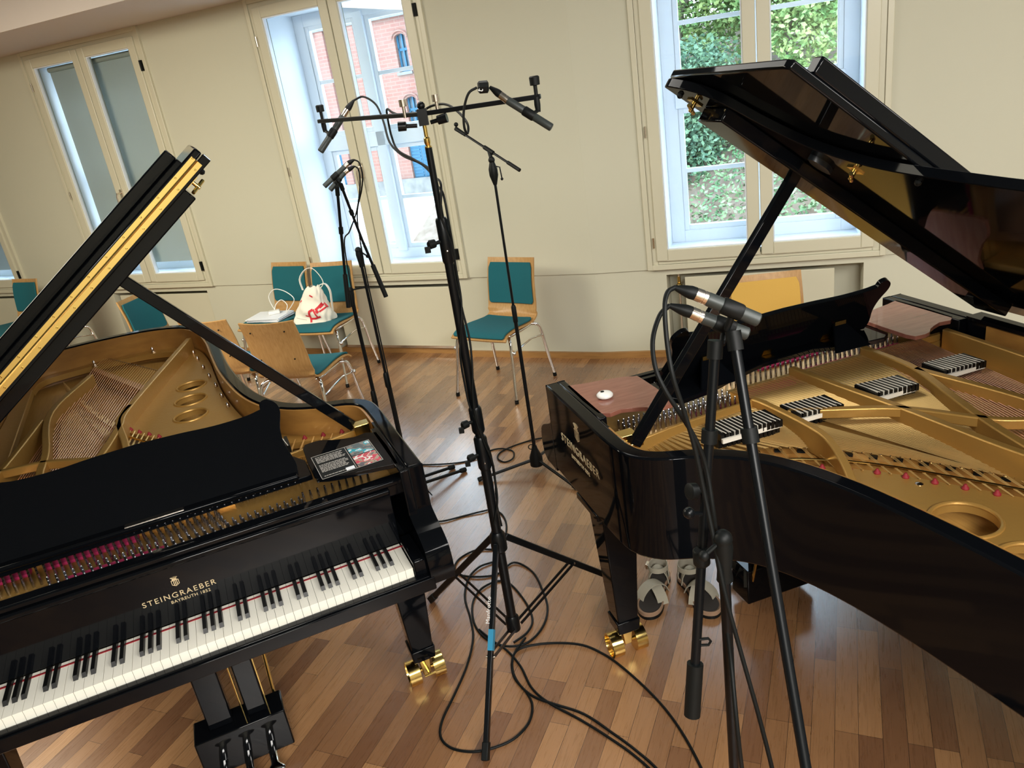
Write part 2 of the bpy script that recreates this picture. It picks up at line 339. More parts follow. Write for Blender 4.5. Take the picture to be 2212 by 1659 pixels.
def window(i, k, c, blind=False):
    r = struct('window_%d' % i); r.matrix_world = WM(k) @ Matrix.Translation((c, 0, 0)); r['label'] = ['', 'cream window at the far left edge', 'cream window behind the raised lid with its blind down', 'cream window with the brick building behind', 'cream window with green trees behind'][i]; r['category'] = 'window'
    f = MB(); rectframe(f, -.74, .74, .64, 2.79, .035, -.022, .02, None); rectframe(f, -.705, .705, .675, 2.755, .04, -.012, .06, None)
    obj('window_frame', f, FRAMEP, r, bevel=.003)
    for sgn in (-1, 1):
        a, b = ((-.672, -.004), (.004, .672))[sgn > 0]
        cs = MB(); rectframe(cs, a, b, .702, 2.722, .075, -.028, .03, None)
        cz = obj('casement', cs, FRAMEP, r, bevel=.005)
        g = MB(); rectframe(g, a+.075, b-.075, .777, 2.647, .007, -.016, .018, None); obj('glazing_bead', g, WHITEP, cz)
        obj('pane', MB().add([(a+.074, .006, .776), (b-.074, .006, .776), (b-.074, .006, 2.648), (a+.074, .006, 2.648)], [(0, 1, 2, 3)]), GLASS, cz)
        for z in (.83, 1.55, 2.5):
            if sgn > 0 and z == 1.55: continue
            h = MB().lathe((sgn*.685, -.03, z-.035), (sgn*.685, -.03, z+.035), [(0, .006), (.07, .006)], 8)
            if sgn > 0: h.box((sgn*.685-.012, -.03, z-.04), (sgn*.685+.012, -.012, z+.04))
            obj('hinge', h, SILV if sgn < 0 else BLKP, cz)
    h = MB().box((-.012, -.042, 1.45), (.018, -.028, 1.56)).tube([(.003, -.04, 1.53), (.003, -.085, 1.53), (-.004, -.09, 1.50), (-.004, -.088, 1.38)], .008, 8)
    obj('window_handle', h, SILV, r)
    rv = MB(); rv.box((-.66, .03, .66), (-.60, .52, 2.72)).box((.60, .03, .66), (.66, .52, 2.72)).box((-.60, .03, 2.655), (.60, .52, 2.72)).box((-.60, .03, .60), (.60, .60, .74))
    obj('reveal', rv, WHITEP, r)
    o = MB(); rectframe(o, -.60, .60, .74, 2.655, .09, DW, DW+.07, None, .08)
    o.box((-.04, DW-.02, .8), (.04, DW+.06, 2.6)).box((-.52, DW-.02, 1.64), (.52, DW+.07, 1.75))
    for a, b in ((-.51, -.04), (.04, .51)):
        for z0, z1 in ((.82, 1.64), (1.75, 2.57)):
            rectframe(o, a, b, z0, z1, .035, DW+.01, DW+.05, None); o.box((a+.03, DW+.015, (z0+z1)/2-.014), (b-.03, DW+.045, (z0+z1)/2+.014))
    of = obj('outer_frame', o, WHITEP, r, bevel=.003)
    obj('outer_pane', MB().add([(-.51, DW+.03, .83), (.51, DW+.03, .83), (.51, DW+.03, 2.57), (-.51, DW+.03, 2.57)], [(0, 1, 2, 3)]), GLASS, of)
    if blind: obj('roller_blind', MB().grid([[(-.56, .10, .86+.06*i), (.0, .10, .86+.06*i), (.585, .10, .86+.06*i)] for i in range(30)]).lathe((-.56, .10, 2.62), (.585, .10, 2.62), [(0, .022), (1.145, .022)], 12), BLINDM, r)
for i, (k, c) in enumerate(WIN): window(i+1, k, c, i < 2)
# radiator panels in the niches under the windows
for i, (k, c) in enumerate(WIN):
    if i == 0: lab = 'cream radiator cover under the far left window'
    else: lab = ['', 'cream radiator cover panel under the blind-covered window', 'cream radiator cover panel under the window facing the brick building', 'cream radiator cover panel under the window facing the trees'][i]
    r = thing('radiator_cover', lab, 'radiator', group='radiator covers under the windows'); r.matrix_world = WM(k) @ Matrix.Translation((c, 0, 0))
    w0 = -.56 if i < 3 else -.50
    obj('panel', MB().box((w0, .03, .05), (.60 if i < 3 else .45, .05, .565)), FRAMEP, r, bevel=.004)
    obj('strip', MB().box((w0, .025, .055), (.60 if i < 3 else .45, .055, .075)), SILV, r)
    obj('bracket', MB().box((w0+.05, .05, .15), (w0+.09, .19, .5)), SILV, r)
    obj('bracket', MB().box((.35, .05, .15), (.39, .19, .5)), SILV, r)
v = thing('radiator_valve', 'brass pipe valve in the niche at the left end under the tree window', 'valve'); v.matrix_world = WM(1) @ Matrix.Translation((.145, .08, .5))
obj('valve_body', MB().lathe((0, 0, -.05), (0, 0, .06), [(0, .012), (.02, .012), (.02, .022), (.05, .022), (.05, .012), (.11, .012)], 12).ball((0, -.02, 0), .02), BRASS, v)
obj('pipe', MB().tube([(0, 0, -.5), (0, 0, .09)], .009, 8).tube([(0, 0, .0), (.02, .05, 0), (.02, .115, 0)], .008, 8), SILV, v)
# ================================================================ OUTSIDE
def window_light(): pass
gp = MB().add([(-60, 3, -3.2), (60, 3, -3.2), (60, 90, -3.2), (-60, 90, -3.2)], [(0, 1, 2, 3)]); struct('ground_outside', gp, PAVE)
led = MB(); led.box((-9, .6, .55), (JU, 1.0, .66), WM(0)); led.box((JU1, .6, .55), (4.6, 1.0, .66), WM(1)); struct('trim_2', led, PAVE)
# brick building parallel to the window wall
BD = 30.
bM = WM(0) @ Matrix.Translation((0, BD, 0))
bd = thing('brick_building', 'red brick building with arched windows seen through the middle window', 'building'); bd.matrix_world = bM @ Matrix.Translation((-19, 0, 0))
def arch(w, h, z, n=8):
    p = [(-w/2, z), (w/2, z), (w/2, z+h-w/2*.6)]
    for i in range(1, n): a = PI*i/n; p.append((w/2*math.cos(a), z+h-w/2*.6+w/2*.6*math.sin(a)))
    p.append((-w/2, z+h-w/2*.6)); return p
cols = [-4.6, -2.5, -.95, .95, 2.6, 4.3]
holes = []; RXX = Matrix.Rotation(PI/2, 4, 'X')
rows = [(2.75, 1.7, .62), (.1, 1.5, .62)]
for cx in cols:
    for z, h, w in rows: holes.append([(cx+x, zz) for x, zz in arch(w, h, z)])
for cx in (-3.6, .95): holes.append([(cx+x, zz) for x, zz in arch(1.3, 2.8, -3.15)])
wl = MB().prism([(-9, -3.2), (9, -3.2), (9, 6.2), (-9, 6.2)], -.0, .5, holes, M=Matrix(((1, 0, 0, 0), (0, 0, 1, 0), (0, 1, 0, 0), (0, 0, 0, 1))))
obj('brick_wall', wl, BRICK, bd, smooth=0)
co = MB().box((-9, -.35, 5.45), (9, .1, 5.7)).box((-9, -.2, 5.2), (9, .05, 5.45)).box((-9, -.5, 5.9), (9, .2, 6.25)); obj('cornice', co, STONE, bd)
pl = MB().box((-9, -.12, -3.2), (9, .0, -2.3)); obj('stone_plinth', pl, STONE, bd)
for cx in (-1.72, 1.75, -3.55, 3.45): obj('pilaster', MB().box((cx-.22, -.14, -2.3), (cx+.22, 0, 5.2)), BRICK, bd, smooth=0)
for cx in cols:
    for z, h, w in rows:
        f = MB()
        f.box((-w/2, .2, z), (-w/2+.09, .28, z+h-.05)).box((w/2-.09, .2, z), (w/2, .28, z+h-.05)).box((-.04, .19, z), (.04, .28, z+h)).box((-w/2, .2, z+h*.55), (w/2, .28, z+h*.55+.12)).box((-w/2, .2, z), (w/2, .28, z+.1))
        fo = obj('window_frame', f, BLUEP, bd); fo.location.x = cx
        g = obj('pane', MB().box((-w/2, .3, z), (w/2, .32, z+h)), DGLASS, fo)
        so = obj('window_sill', MB().box((cx-w/2-.12, -.1, z-.14), (cx+w/2+.12, .1, z)), STONE, bd)
        ah = MB().tube([(cx+(w/2+.12)*math.cos(a), -.04, z+h-w*.3+(w*.3+.14)*math.sin(a)) for a in [PI*i/10 for i in range(11)]], .05, 6); obj('arch_moulding', ah, BRICK, bd)
for cx in (-3.6, .95):
    for s_ in (-1, 1):
        d = MB(); d.box((cx+s_*.02, .15, -3.15), (cx+s_*.64, .22, -.55))
        for q in range(14): d.box((cx+s_*.08, .12, -2.9+q*.16), (cx+s_*.58, .16, -2.82+q*.16))
        obj('shutter_door', d, BLUEP, bd)
# low stone wall in front of the brick building
lw = MB().box((-24, 12, -3.2), (-1, 12.5, -1.9), WM(0)).box((-24, 11.9, -1.9), (-1, 12.6, -1.75), WM(0)); tag(obj('stone_wall', lw, STONE), 'low grey stone wall below the brick building, seen through the middle window', 'wall')
# bank behind the right window
def T2(u, y, z): return WM(1) @ Vector((u, y, z))
def bank(u, y):
    t = max(0, min(1, (y-7.0)/13)); return -1.15+t*3.6+.18*math.sin(u*1.3+y*.7)
rowsb = [[T2(-6+i*.7, 7.0+j*.8, bank(-6+i*.7, 7+j*.8)) for i in range(26)] for j in range(22)]
tag(obj('earth_bank', MB().grid(rowsb), SOIL), 'brown leaf-covered slope under the trees behind the right window', 'slope', kind='stuff')
st = MB()
for i in range(34): st.box((-6+i*.5+random.uniform(0, .04), 6.5, -3.2), (-5.55+i*.5, 7.15, -1.25+random.uniform(-.1, .12)), WM(1))
tag(obj('retaining_wall', st, STONE), 'grey stone retaining wall at the foot of the ivy bank', 'wall', kind='stuff')
def leaves(n, fn, s0, s1):
    mb = MB(); vs = []; fs = []
    for i in range(n):
        p = fn(); s = random.uniform(s0, s1); a = Vector((random.gauss(0, 1), random.gauss(0, 1), random.gauss(0, .7))).normalized(); b = a.orthogonal().normalized(); b = (b*math.cos(i)+a.cross(b)*math.sin(i))
        a = a*s; b = b*s*.55; k = len(vs); vs += [p-a, p+b, p+a, p-b]; fs.append((k, k+1, k+2, k+3))
    mb.v = vs; mb.f = fs; return mb
def ivy():
    u = random.uniform(-4.5, 8); y = 6.9+7.0*random.random()**1.4; return T2(u, y, bank(u, y)+random.uniform(0, .30))
tag(obj('ivy', leaves(26000, ivy, .03, .06), IVY, smooth=0), 'green ivy covering the slope behind the right window', 'ivy', kind='stuff')
def tree(u, y, zb, h, rw, crown, n, lm, lab, lean=0):
    base = T2(u, y, zb); r = thing('tree', lab, 'tree', base, group='trees behind the right window')
    tr = [Vector((0, 0, 0)), Vector((lean*.3, 0, h*.3)), Vector((lean, .1, h*.65)), Vector((lean*1.4, 0, h))]
    obj('trunk', MB().tube(cat_rom(tr, 4), [rw*(1-.05*i) for i in range(13)], 10), BARK, r)
    for q in range(3):
        an = q*2.2+u; obj('branch', MB().tube([tr[2], tr[2]+Vector((math.cos(an)*1.0, math.sin(an)*1.0, .9)), tr[2]+Vector((math.cos(an)*1.7, math.sin(an)*1.7, 2.0))], [rw*.5, rw*.3, rw*.1], 6), BARK, r)
    cl = [(Vector((random.gauss(0, crown*.55), random.gauss(0, crown*.45), h+random.uniform(-crown*.9, crown*1.2))), random.uniform(.5, 1.0)) for _ in range(26)]
    def f():
        c, rr = random.choice(cl); d = Vector((random.gauss(0, 1), random.gauss(0, 1), random.gauss(0, 1))).normalized(); return c+d*rr*random.uniform(.75, 1.05)
    obj('foliage', leaves(n*3, f, .035, .075), lm, r, smooth=0)
tree(-1.2, 13.0, .3, 3.6, .16, 1.9, 9000, LEAF1, 'broad light green tree left in the right-hand window', .3)
tree(1.35, 12.0, .1, 3.0, .17, 1.5, 9000, LEAF1, 'light green tree with a pale trunk, in front of the brown slope', -.2)
tree(3.6, 13.5, .4, 3.4, .17, 2.0, 9000, LEAF1, 'yellow green tree right in the right-hand window', .2)
tree(.2, 16.5, 1.2, 4.6, .2, 2.6, 8000, LEAF2, 'tall darker tree behind the light green trees', 0)
tree(-3.0, 17.5, 1.6, 4.8, .2, 2.8, 8000, LEAF1, 'tall light tree far left behind the other trees in the right-hand window', 0)
tree(2.4, 19, 1.8, 5.5, .2, 3.0, 8000, LEAF1, 'tallest light green tree rising behind the middle of the group', 0)
tree(5.2, 18, 1.6, 4.4, .2, 2.8, 8000, LEAF2, 'dark tree at the right behind the yellow green tree', 0)
tree(-.7, 11.0, -.3, .9, .07, .75, 5000, LEAF2, 'low dark green bush under the trees left in the right-hand window', 0)
# ================================================================ CHAIRS
def make_chair(name, label, fab, group=None):
    t = thing(name, label, 'chair', group=group)
    prof = cat_rom([(0, -.235, .425), (0, -.19, .452), (0, -.08, .458), (0, .05, .447), (0, .14, .445), (0, .20, .475), (0, .225, .54), (0, .235, .62), (0, .25, .72), (0, .285, .85)], 4)
    def half(i): s = i/(len(prof)-1); return .225-.012*s*4 if s < .4 else .206-.016*(s-.4)/.6
    def shell(i0, i1, inset, off):
        rows = []
        for i in range(i0, i1+1):
            p = prof[i]; h = half(i)-inset; tt = (prof[min(i+1, len(prof)-1)]-prof[max(i-1, 0)]).normalized(); nrm = Vector((0, -tt.z, tt.y)); row = []
            if inset and i in (i0, i1): h -= .012
            for j in range(9):
                x = h*(j/4-1); bow = .028*(x/.2)**2*(1 if i > 20 else .25); row.append(Vector((x, p.y, p.z))+nrm*(off+bow))
            rows.append(row)
        return rows
    sh = obj('shell', MB().grid(shell(0, len(prof)-1, 0, 0), .011), WOODE, t, smooth=50)
    obj('seat_pad', MB().grid(shell(1, 17, .014, .004), -.012), fab, t, bevel=.003, smooth=60)
    obj('back_pad', MB().grid(shell(24, len(prof)-2, .014, .004), -.012), fab, t, bevel=.003, smooth=60)
    for x in (-.12, .12):
        for z, y in ((.60, .238), (.79, .272)): obj('rivet', MB().ball((x, y+.004, z), .0055, 8), BLKP, sh)
    for sx in (-1, 1):
        obj('side_rail', MB().tube(cat_rom([(sx*.165, -.15, .425), (sx*.19, -.10, .43), (sx*.19, .10, .43), (sx*.165, .15, .425)], 4), .0105, 10), CHR, t)
        for sy in (-1, 1):
            lg = MB().tube(cat_rom([(sx*.165, sy*.13, .425), (sx*.20, sy*.16, .42), (sx*.222, sy*.185, .385), (sx*.235, sy*.215, .20), (sx*.25, sy*.25, .012)], 4), .011, 10)
            l = obj('leg', lg, CHR, t); obj('foot', MB().lathe((sx*.2495, sy*.249, .0), (sx*.248, sy*.246, .03), [(0, .012), (.004, .014), (.028, .013)], 10), BLKP, l)
        obj('stacking_arm', MB().tube([(sx*.228, -.19, .33), (sx*.265, 0, .375), (sx*.228, .19, .33)], .006, 8).ball((sx*.245, -.19, .335), .014), CHR, t)
    obj('cross_rail', MB().tube([(-.165, 0, .43), (.165, 0, .43)], .009, 8), CHR, t)
    return t
proto = make_chair('stacking_chair', 'lone teal upholstered plywood chair between the two bright windows', TEAL)
usedp = [0]
def chair(bx, by, ang, label, group=None, z=0):
    """bx,by = middle of the back's top edge on plan; ang = direction of that edge"""
    global proto
    o = proto if not usedp[0] else copy_tree(proto); usedp[0] = 1
    a = math.radians(ang); f = Vector((math.sin(a), -math.cos(a)))      # facing direction when ang=0 is -y
    o.location = (bx+f.x*.285, by+f.y*.285, z); o.rotation_euler = (0, 0, a); o['label'] = label
    if group: o['group'] = group
    elif 'group' in o: del o['group']
    return o
G = 'teal chairs standing around the pianos'
chair(.135, 5.27, -37, 'lone teal upholstered plywood chair between the two bright windows', G)
chair(-4.52, 7.62, -29, 'teal chair at the far left edge below the far left window', G)
chair(-3.95, 7.28, -29, 'teal chair mostly hidden by the raised lid of the left piano', G)
chair(-2.82, 5.98, 74, 'teal chair turned sideways behind the tail of the left piano', G)
chair(-1.90, 4.80, 180-22, 'plywood chair seen from behind, half hidden by the curved rim of the left piano', G)
chair(-1.42, 4.52, 180-19, 'plywood chair with teal seat seen from behind beside the left piano rim', G)
chair(-1.65, 6.36, -31, 'teal chair under a stack of papers below the middle window', G)
chair(-1.26, 6.10, -23, 'teal chair carrying the white cotton bag', G)
mc = make_chair('padded_chair', 'mustard yellow padded chair behind the music desk of the right piano', MUST)
a = math.radians(-9); mc.location = (1.41+math.sin(a)*.285, 3.95-math.cos(a)*.285, 0); mc.rotation_euler = (0, 0, a)
# ================================================================ PIANOS
RIM = [(.114, .10), (.114, .40), (.114, .62), (.098, .72), (.045, .785), (-.054, .835), (-.148, .907), (-.216, 1.01), (-.269, 1.166), (-.306, 1.369), (-.335, 1.62), (-.350, 1.90), (-.362, 2.15), (-.40, 2.40), (-.49, 2.59), (-.66, 2.71), (-.87, 2.755), (-1.08, 2.76), (-1.27, 2.72), (-1.37, 2.62), (-1.40, 2.45), (-1.40, 2.0), (-1.40, 1.3), (-1.40, .7), (-1.40, .10)]
XB = -1.40
def piano(fr, label, th, holes, shelf_mat, desk_label=None, right=False):
    o2, ang = fr
    P = thing('grand_piano', label, 'piano', (o2[0], o2[1], 0), math.radians(ang))
    path = cat_rom([Vector((x, y, 0)) for x, y in RIM], 4)
    path = [p for i, p in enumerate(path) if i == 0 or (p-path[i-1]).length > .004]
    inn = offset_path(path, .048); inn2 = offset_path(path, .056)
    def ring(a, b, z0, z1):
        mb = MB(); n = len(a); mb.add([(p.x, p.y, z) for z in (z0, z1) for p in a]+[(p.x, p.y, z) for z in (z0, z1) for p in b],
            [f for i in range(n-1) for f in ((i, i+1, n+i+1, n+i), (2*n+i+1, 2*n+i, 3*n+i, 3*n+i+1), (n+i, n+i+1, 3*n+i+1, 3*n+i), (i+1, i, 2*n+i, 2*n+i+1))]+[(0, n, 3*n, 2*n), (n-1, 3*n-1, 4*n-1, 2*n-1)]); return mb
    obj('outer_rim', ring(path, inn, .665, 1.0), LAC, P, bevel=.006, smooth=50)
    ki = [i for i, p in enumerate(path) if p.y > .47]; obj('inner_rim', ring([inn[i] for i in ki], [inn2[i] for i in ki], .70, .993), VEN, P, smooth=50)
    obj('rim_lining', ring([inn[i] for i in range(ki[0]+1)], [inn2[i] for i in range(ki[0]+1)], .70, .993), LAC, P)
    obj('case_bottom', MB().prism([(p.x, p.y) for p in inn], .655, .672), SATIN, P)
    pr = [(.10, 1.0), (.108, .95), (.116, .89), (.10, .855), (.055, .83), (.0, .805), (-.03, .775), (-.04, .72), (-.03, .672), (.0, .655), (.10, .655)]
    prs = [(p.x, p.y) for p in cat_rom([Vector((a, b, 0)) for a, b in pr[:9]], 4)]+pr[9:]
    YZ = Matrix(((0, 0, 1, 0), (1, 0, 0, 0), (0, 1, 0, 0), (0, 0, 0, 1)))
    for x0, x1 in ((.040, .114), (XB, -1.32)): obj('arm', MB().prism(prs, x0, x1, M=YZ), LAC, P, bevel=.005, smooth=35)
    for x0, x1 in ((.040, .067), (-1.354, -1.32)): obj('arm_block', MB().box((x0, .09, .66), (x1, .46, .998)), LAC, P, bevel=.003)
    for x0, x1 in ((.002, .042), (-1.322, -1.229)): obj('key_block', MB().box((x0, -.012, .665), (x1, .15, .757)), LAC, P, bevel=.006)
    obj('key_bed', MB().box((-1.33, .0, .655), (.05, .58, .70)), SATIN, P)
    obj('key_slip', MB().box((-1.33, -.040, .66), (.05, -.006, .702)).box((-1.33, -.034, .702), (.05, -.010, .707)), LAC, P, bevel=.004)
    obj('keyboard_felt', MB().box((-1.229, .128, .728), (.002, .1335, .734)), REDF, P)
    # keys
    wk = MB().box((-.0113, 0, .70), (.0113, .15, .728)).box((-.0113, -.0015, .7275), (.0113, .15, .7315)).mesh('white_key', IVORY)
    for i in range(52):
        k = obj('white_key', wk, None, P); k.location.x = -.01175-.0235*i
    bk = MB().frustum((-.0062, .046, .0062, .150, .730), (-.0050, .053, .0050, .150, .7435)).mesh('black_key', EBON, smooth=0)
    names = 'CBAGFED'
    for i in range(51):
        n1 = names[i % 7]                      # white key counted from the treble end; a black key sits below it when not C or F
        if n1 in 'CF': continue
        off = {'B': -.002, 'A': 0, 'G': .002, 'E': -.0015, 'D': .0015}[n1]
        k = obj('black_key', bk, None, P); k.location.x = -.0235*(i+1)+off
    # fallboard with lettering
    fb = obj('fallboard', MB().add([(-1.229, .134, .745), (.003, .134, .745), (.003, .150, .745), (-1.229, .150, .745), (-1.229, .124, .93), (.003, .124, .93), (.003, .142, .93), (-1.229, .142, .93)],
        [(0, 3, 2, 1), (4, 5, 6, 7), (0, 1, 5, 4), (1, 2, 6, 5), (2, 3, 7, 6), (3, 0, 4, 7)]), LAC, P, bevel=.002)
    obj('fallboard_lip', MB().box((-1.229, .108, .925), (.003, .145, .944)), LAC, P, bevel=.006)
    tM = frame_M((-.625, .1285, .817), (1, 0, 0), (0, -.054, 1))
    def place(me, nm, M, par): q = bpy.data.objects.new(nm, me); C.objects.link(q); q.parent = par; q.matrix_local = M; return q
    place(text_mesh('STEINGRAEBER', .024, LETG, spacing=1.25), 'lettering', frame_M((-.625, .1283, .823), (1, 0, 0), (0, -.054, 1)), fb)
    place(text_mesh('BAYREUTH 1852', .0135, LETG, spacing=1.1), 'lettering', frame_M((-.600, .1293, .806), (1, 0, 0), (0, -.054, 1)), fb)
    def crest(s):
        c = MB(); c.add([(-s*.5, s*.45, 0), (-s*.42, s*.45, 0), (-s*.42, -s*.25, 0), (-s*.5, -s*.3, 0)], [(0, 1, 2, 3)])
        c.add([(s*.5, s*.45, 0), (s*.42, s*.45, 0), (s*.42, -s*.25, 0), (s*.5, -s*.3, 0)], [(3, 2, 1, 0)])
        c.box((-s*.5, s*.38, 0), (s*.5, s*.48, .0006)).box((-s*.32, s*.42, 0), (s*.32, s*.62, .0006))
        for q in (-.24, -.03, .18): c.box((s*q, -s*.42, 0), (s*(q+.1), s*.38, .0006))
        c.add([(-s*.5, -s*.28, 0), (0, -s*.58, 0), (0, -s*.48, 0), (-s*.42, -s*.24, 0)], [(0, 1, 2, 3)]); c.add([(s*.5, -s*.28, 0), (0, -s*.58, 0), (0, -s*.48, 0), (s*.42, -s*.24, 0)], [(3, 2, 1, 0)])
        for q in range(-3, 4): a = q*.28; c.tube([(math.sin(a)*s*.2, s*.62, .0003), (math.sin(a)*s*.62, s*(.72+.32*math.cos(a)), .0003)], .0007*s/.02, 4)
        return c.mesh('crest', LETG, smooth=0)
    place(crest(.020), 'crest', frame_M((-.625, .1272, .868), (1, 0, 0), (0, -.054, 1)), fb)
    fM = lambda y, z: frame_M((.1146, y, z), (0, 1, 0), (0, 0, 1))
    rim_o = [q for q in C.objects if q.parent == P and q.name.startswith('outer_rim')][0]
    place(text_mesh('STEINGRAEBER', .043, LETG, spacing=1.15), 'lettering', fM(.37, .832), rim_o)
    place(text_mesh('BAYREUTH 1852', .020, LETG, spacing=1.1), 'lettering', fM(.37, .800), rim_o)
    place(crest(.042), 'crest', fM(.37, .915), rim_o)
    # top rail, pin block, plate
    obj('top_rail', MB().box((-1.352, .142, .90), (.066, .176, .958)).box((-1.352, .120, .944), (.066, .150, .962)), LAC, P, bevel=.005)
    obj('name_plate', MB().box((-.655, .150, .9625), (-.632, .166, .964)), SILV, P)
    tune = [(-1.34, .178), (.062, .178), (.062, .56), (-.06, .575), (-.25, .545), (-.45, .50), (-1.345, .40)]
    obj('pin_block_plate', MB().prism(tune, .885, .912), GOLD, P, bevel=.002)
    wrest = [(.062, .60), (.055, .62), (-.43, .533), (-.43, .515), (-.25, .545), (-.06, .575)]
    inn3 = offset_path(path, .062)
    seg = [p for p in inn3 if p.x > -.505 and p.y > .60 and p.y < 2.60]
    hitch = [(-.50, 2.44), (-.60, 2.08), (-.74, 1.56), (-.79, 1.40), (-.70, 1.27), (-.603, 1.125), (-.517, 1.00), (-.42, .905), (-.30, .83), (-.12, .755), (.02, .70)]
    poly = [(p.x, p.y) for p in seg]+hitch
    hl = [[(cx+r*math.cos(2*PI*i/28), cy+r*math.sin(2*PI*i/28)) for i in range(28)] for cx, cy, r in holes]
    pl = obj('cast_iron_plate', MB().prism(poly, .868, .893, hl), GOLD, P, bevel=.004)
    for cx, cy, r in holes:
        obj('hole_ring', MB().tube([(cx+(r+.004)*math.cos(2*PI*i/32), cy+(r+.004)*math.sin(2*PI*i/32), .892) for i in range(32)], .006, 8, closed=True), GOLD, pl)
    tail = [p for p in inn3 if p.y > 2.40 and p.x < -.38]
    t2 = offset_path(tail, .06)
    obj('tail_plate', MB().prism([(p.x, p.y) for p in tail]+[(p.x, p.y) for p in t2[::-1]], .855, .885), GOLD, P, bevel=.004)
    obj('bass_plate', MB().prism([(-1.338, .40), (-1.22, .40), (-1.24, 1.5), (-1.28, 2.45), (-1.338, 2.45)], .86, .89), GOLD, P, bevel=.004)
    obj('soundboard', MB().prism([(p.x, p.y) for p in inn2 if p.y > .5], .815, .828), SB, P)
    def strut(pts, w=.026, z0=.875, z1=.962, cz=None):
        mb = MB(); q = cat_rom([Vector((x, y, 0)) for x, y in pts], 6); l = offset_path(q, w/2); r = offset_path(q, -w/2); n = len(q)
        tz = [z1 if cz is None else z1+(cz-z1)*(i/(n-1))**3 for i in range(n)]
        mb.add([(p.x, p.y, z0) for p in l]+[(p.x, p.y, tz[i]) for i, p in enumerate(l)]+[(p.x, p.y, z0) for p in r]+[(p.x, p.y, tz[i]) for i, p in enumerate(r)],
            [f for i in range(n-1) for f in ((i, n+i, n+i+1, i+1), (2*n+i, 2*n+i+1, 3*n+i+1, 3*n+i), (n+i, 3*n+i, 3*n+i+1, n+i+1), (i, i+1, 2*n+i+1, 2*n+i))]+[(0, 2*n, 3*n, n), (n-1, 2*n-1, 4*n-1, 3*n-1)])
        return obj('plate_strut', mb, GOLD, P, bevel=.004)
    strut([(-.435, .53), (-.448, .60), (-.462, .78), (-.455, .88), (-.40, 1.02), (-.34, 1.12)], .024, cz=.905)
    strut([(-.68, .39), (-.705, .60), (-.74, .84), (-.765, 1.10), (-.80, 1.38), (-.76, 1.54)], .026)
    strut([(-.979, .385), (-.975, .62), (-.90, .86), (-.84, 1.06), (-.795, 1.30), (-.77, 1.50), (-.60, 2.09), (-.495, 2.44)], .028)
    strut([(-.972, .63), (-1.04, .96), (-1.05, 1.22), (-1.09, 1.73), (-.965, 2.19)], .028)
    strut([(-1.30, .42), (-1.28, 1.0), (-1.20, 1.14), (-1.12, 1.65)], .024)
    strut([(-.467, .665), (-.60, .74), (-.74, .835), (-.86, 1.0), (-.93, 1.06), (-1.05, 1.13), (-1.20, 1.16)], .022, z0=.93)
    obj('plate_front_wall', MB().prism([(.055, .60), (-.12, .568), (-.25, .555), (-.435, .54), (-.435, .53), (-.25, .543), (-.12, .556), (.055, .588)], .85, .958), GOLD, P, bevel=.002)
    obj('plate_bridge_beam', MB().box((-1.34, .385, .86), (-.43, .40, .935)), GOLD, P)
    for bx, by in ((-.49, 2.34), (-.475, 2.20), (-.455, 2.02), (-.435, 1.85), (-.415, 1.68), (-.40, 1.51), (-.385, 1.36), (-.70, 2.62), (-1.0, 2.64)):
        obj('plate_bolt', MB().lathe((bx, by, .88), (bx, by, .93), [(0, .014), (.012, .014), (.012, .008), (.03, .008), (.036, .004)], 8), SILV, P)
    for bx, by in ((-.55, 1.10), (-.60, 2.25)): obj('plate_screw', MB().ball((bx, by, .893), .011, 10, sc=(1, 1, .4)), SILV, P)
    for a, b, y in ((-.24, -.43, .49), (-.47, -.67, .395), (-.71, -.965, .352), (-1.0, -1.16, .352)):
        obj('pink_felt_strip', MB().add([(a, y, .921), (b, y-.0, .921), (b, y+.036, .921), (a, y+.03, .921), (a, y, .912), (b, y, .912), (b, y+.036, .912), (a, y+.03, .912)], [(0, 1, 2, 3), (0, 4, 5, 1), (1, 5, 6, 2), (2, 6, 7, 3), (3, 7, 4, 0)]), PINK, P)
    obj('pink_felt_strip', MB().box((-.64, .248, .912), (-.90, .262, .920)), PINK, P)
    # bridges
    br = cat_rom([Vector(p) for p in ((-.06, .66, 0), (-.20, .685, 0), (-.363, .72, 0), (-.471, .80, 0), (-.60, .93, 0), (-.70, 1.07, 0), (-.79, 1.22, 0), (-.90, 1.50, 0), (-1.03, 1.95, 0), (-1.10, 2.25, 0))], 4)
    obj('treble_bridge', MB().tube([p+Vector((0, 0, .85)) for p in br], 0, 4, sq=(.017, .022)), VEN, P)
    obj('bass_bridge', MB().tube([(-.70, 1.86, .87), (-.85, 2.20, .87), (-.995, 2.53, .87)], 0, 4, sq=(.017, .03)), VEN, P)
    # strings
    def cyl(nm, m, r): return MB().lathe((0, 0, 0), (0, 0, 1), [(0, r), (1, r)], 6).mesh(nm, m)
    st1 = cyl('string', STL, .0011); co1 = cyl('string', COP, .0016)
    rest = MB(); cnt = [0]
    def string(a, b, me, r, cap=100):
        a = Vector(a); b = Vector(b); d = b-a
        if cnt[0] < cap:
            q = bpy.data.objects.new('string', me); C.objects.link(q); q.parent = P; q.matrix_local = Matrix.Translation(a) @ d.to_track_quat('Z', 'Y').to_matrix().to_4x4() @ Matrix.Scale(d.length, 4, (0, 0, 1)); cnt[0] += 1
        else: rest.tube([a, b], r, 5)
    nb = 30
    for i in range(nb):                        # copper-wound bass strings crossing over
        t = i/(nb-1); a = (-1.215+.215*t, .39, .935); m = (-.99+.30*t, 2.52-.64*t, .905); e = (-.955+.31*t, 2.72-.59*t, .893); string(a, m, co1, .002); string(m, e, st1, .0011)
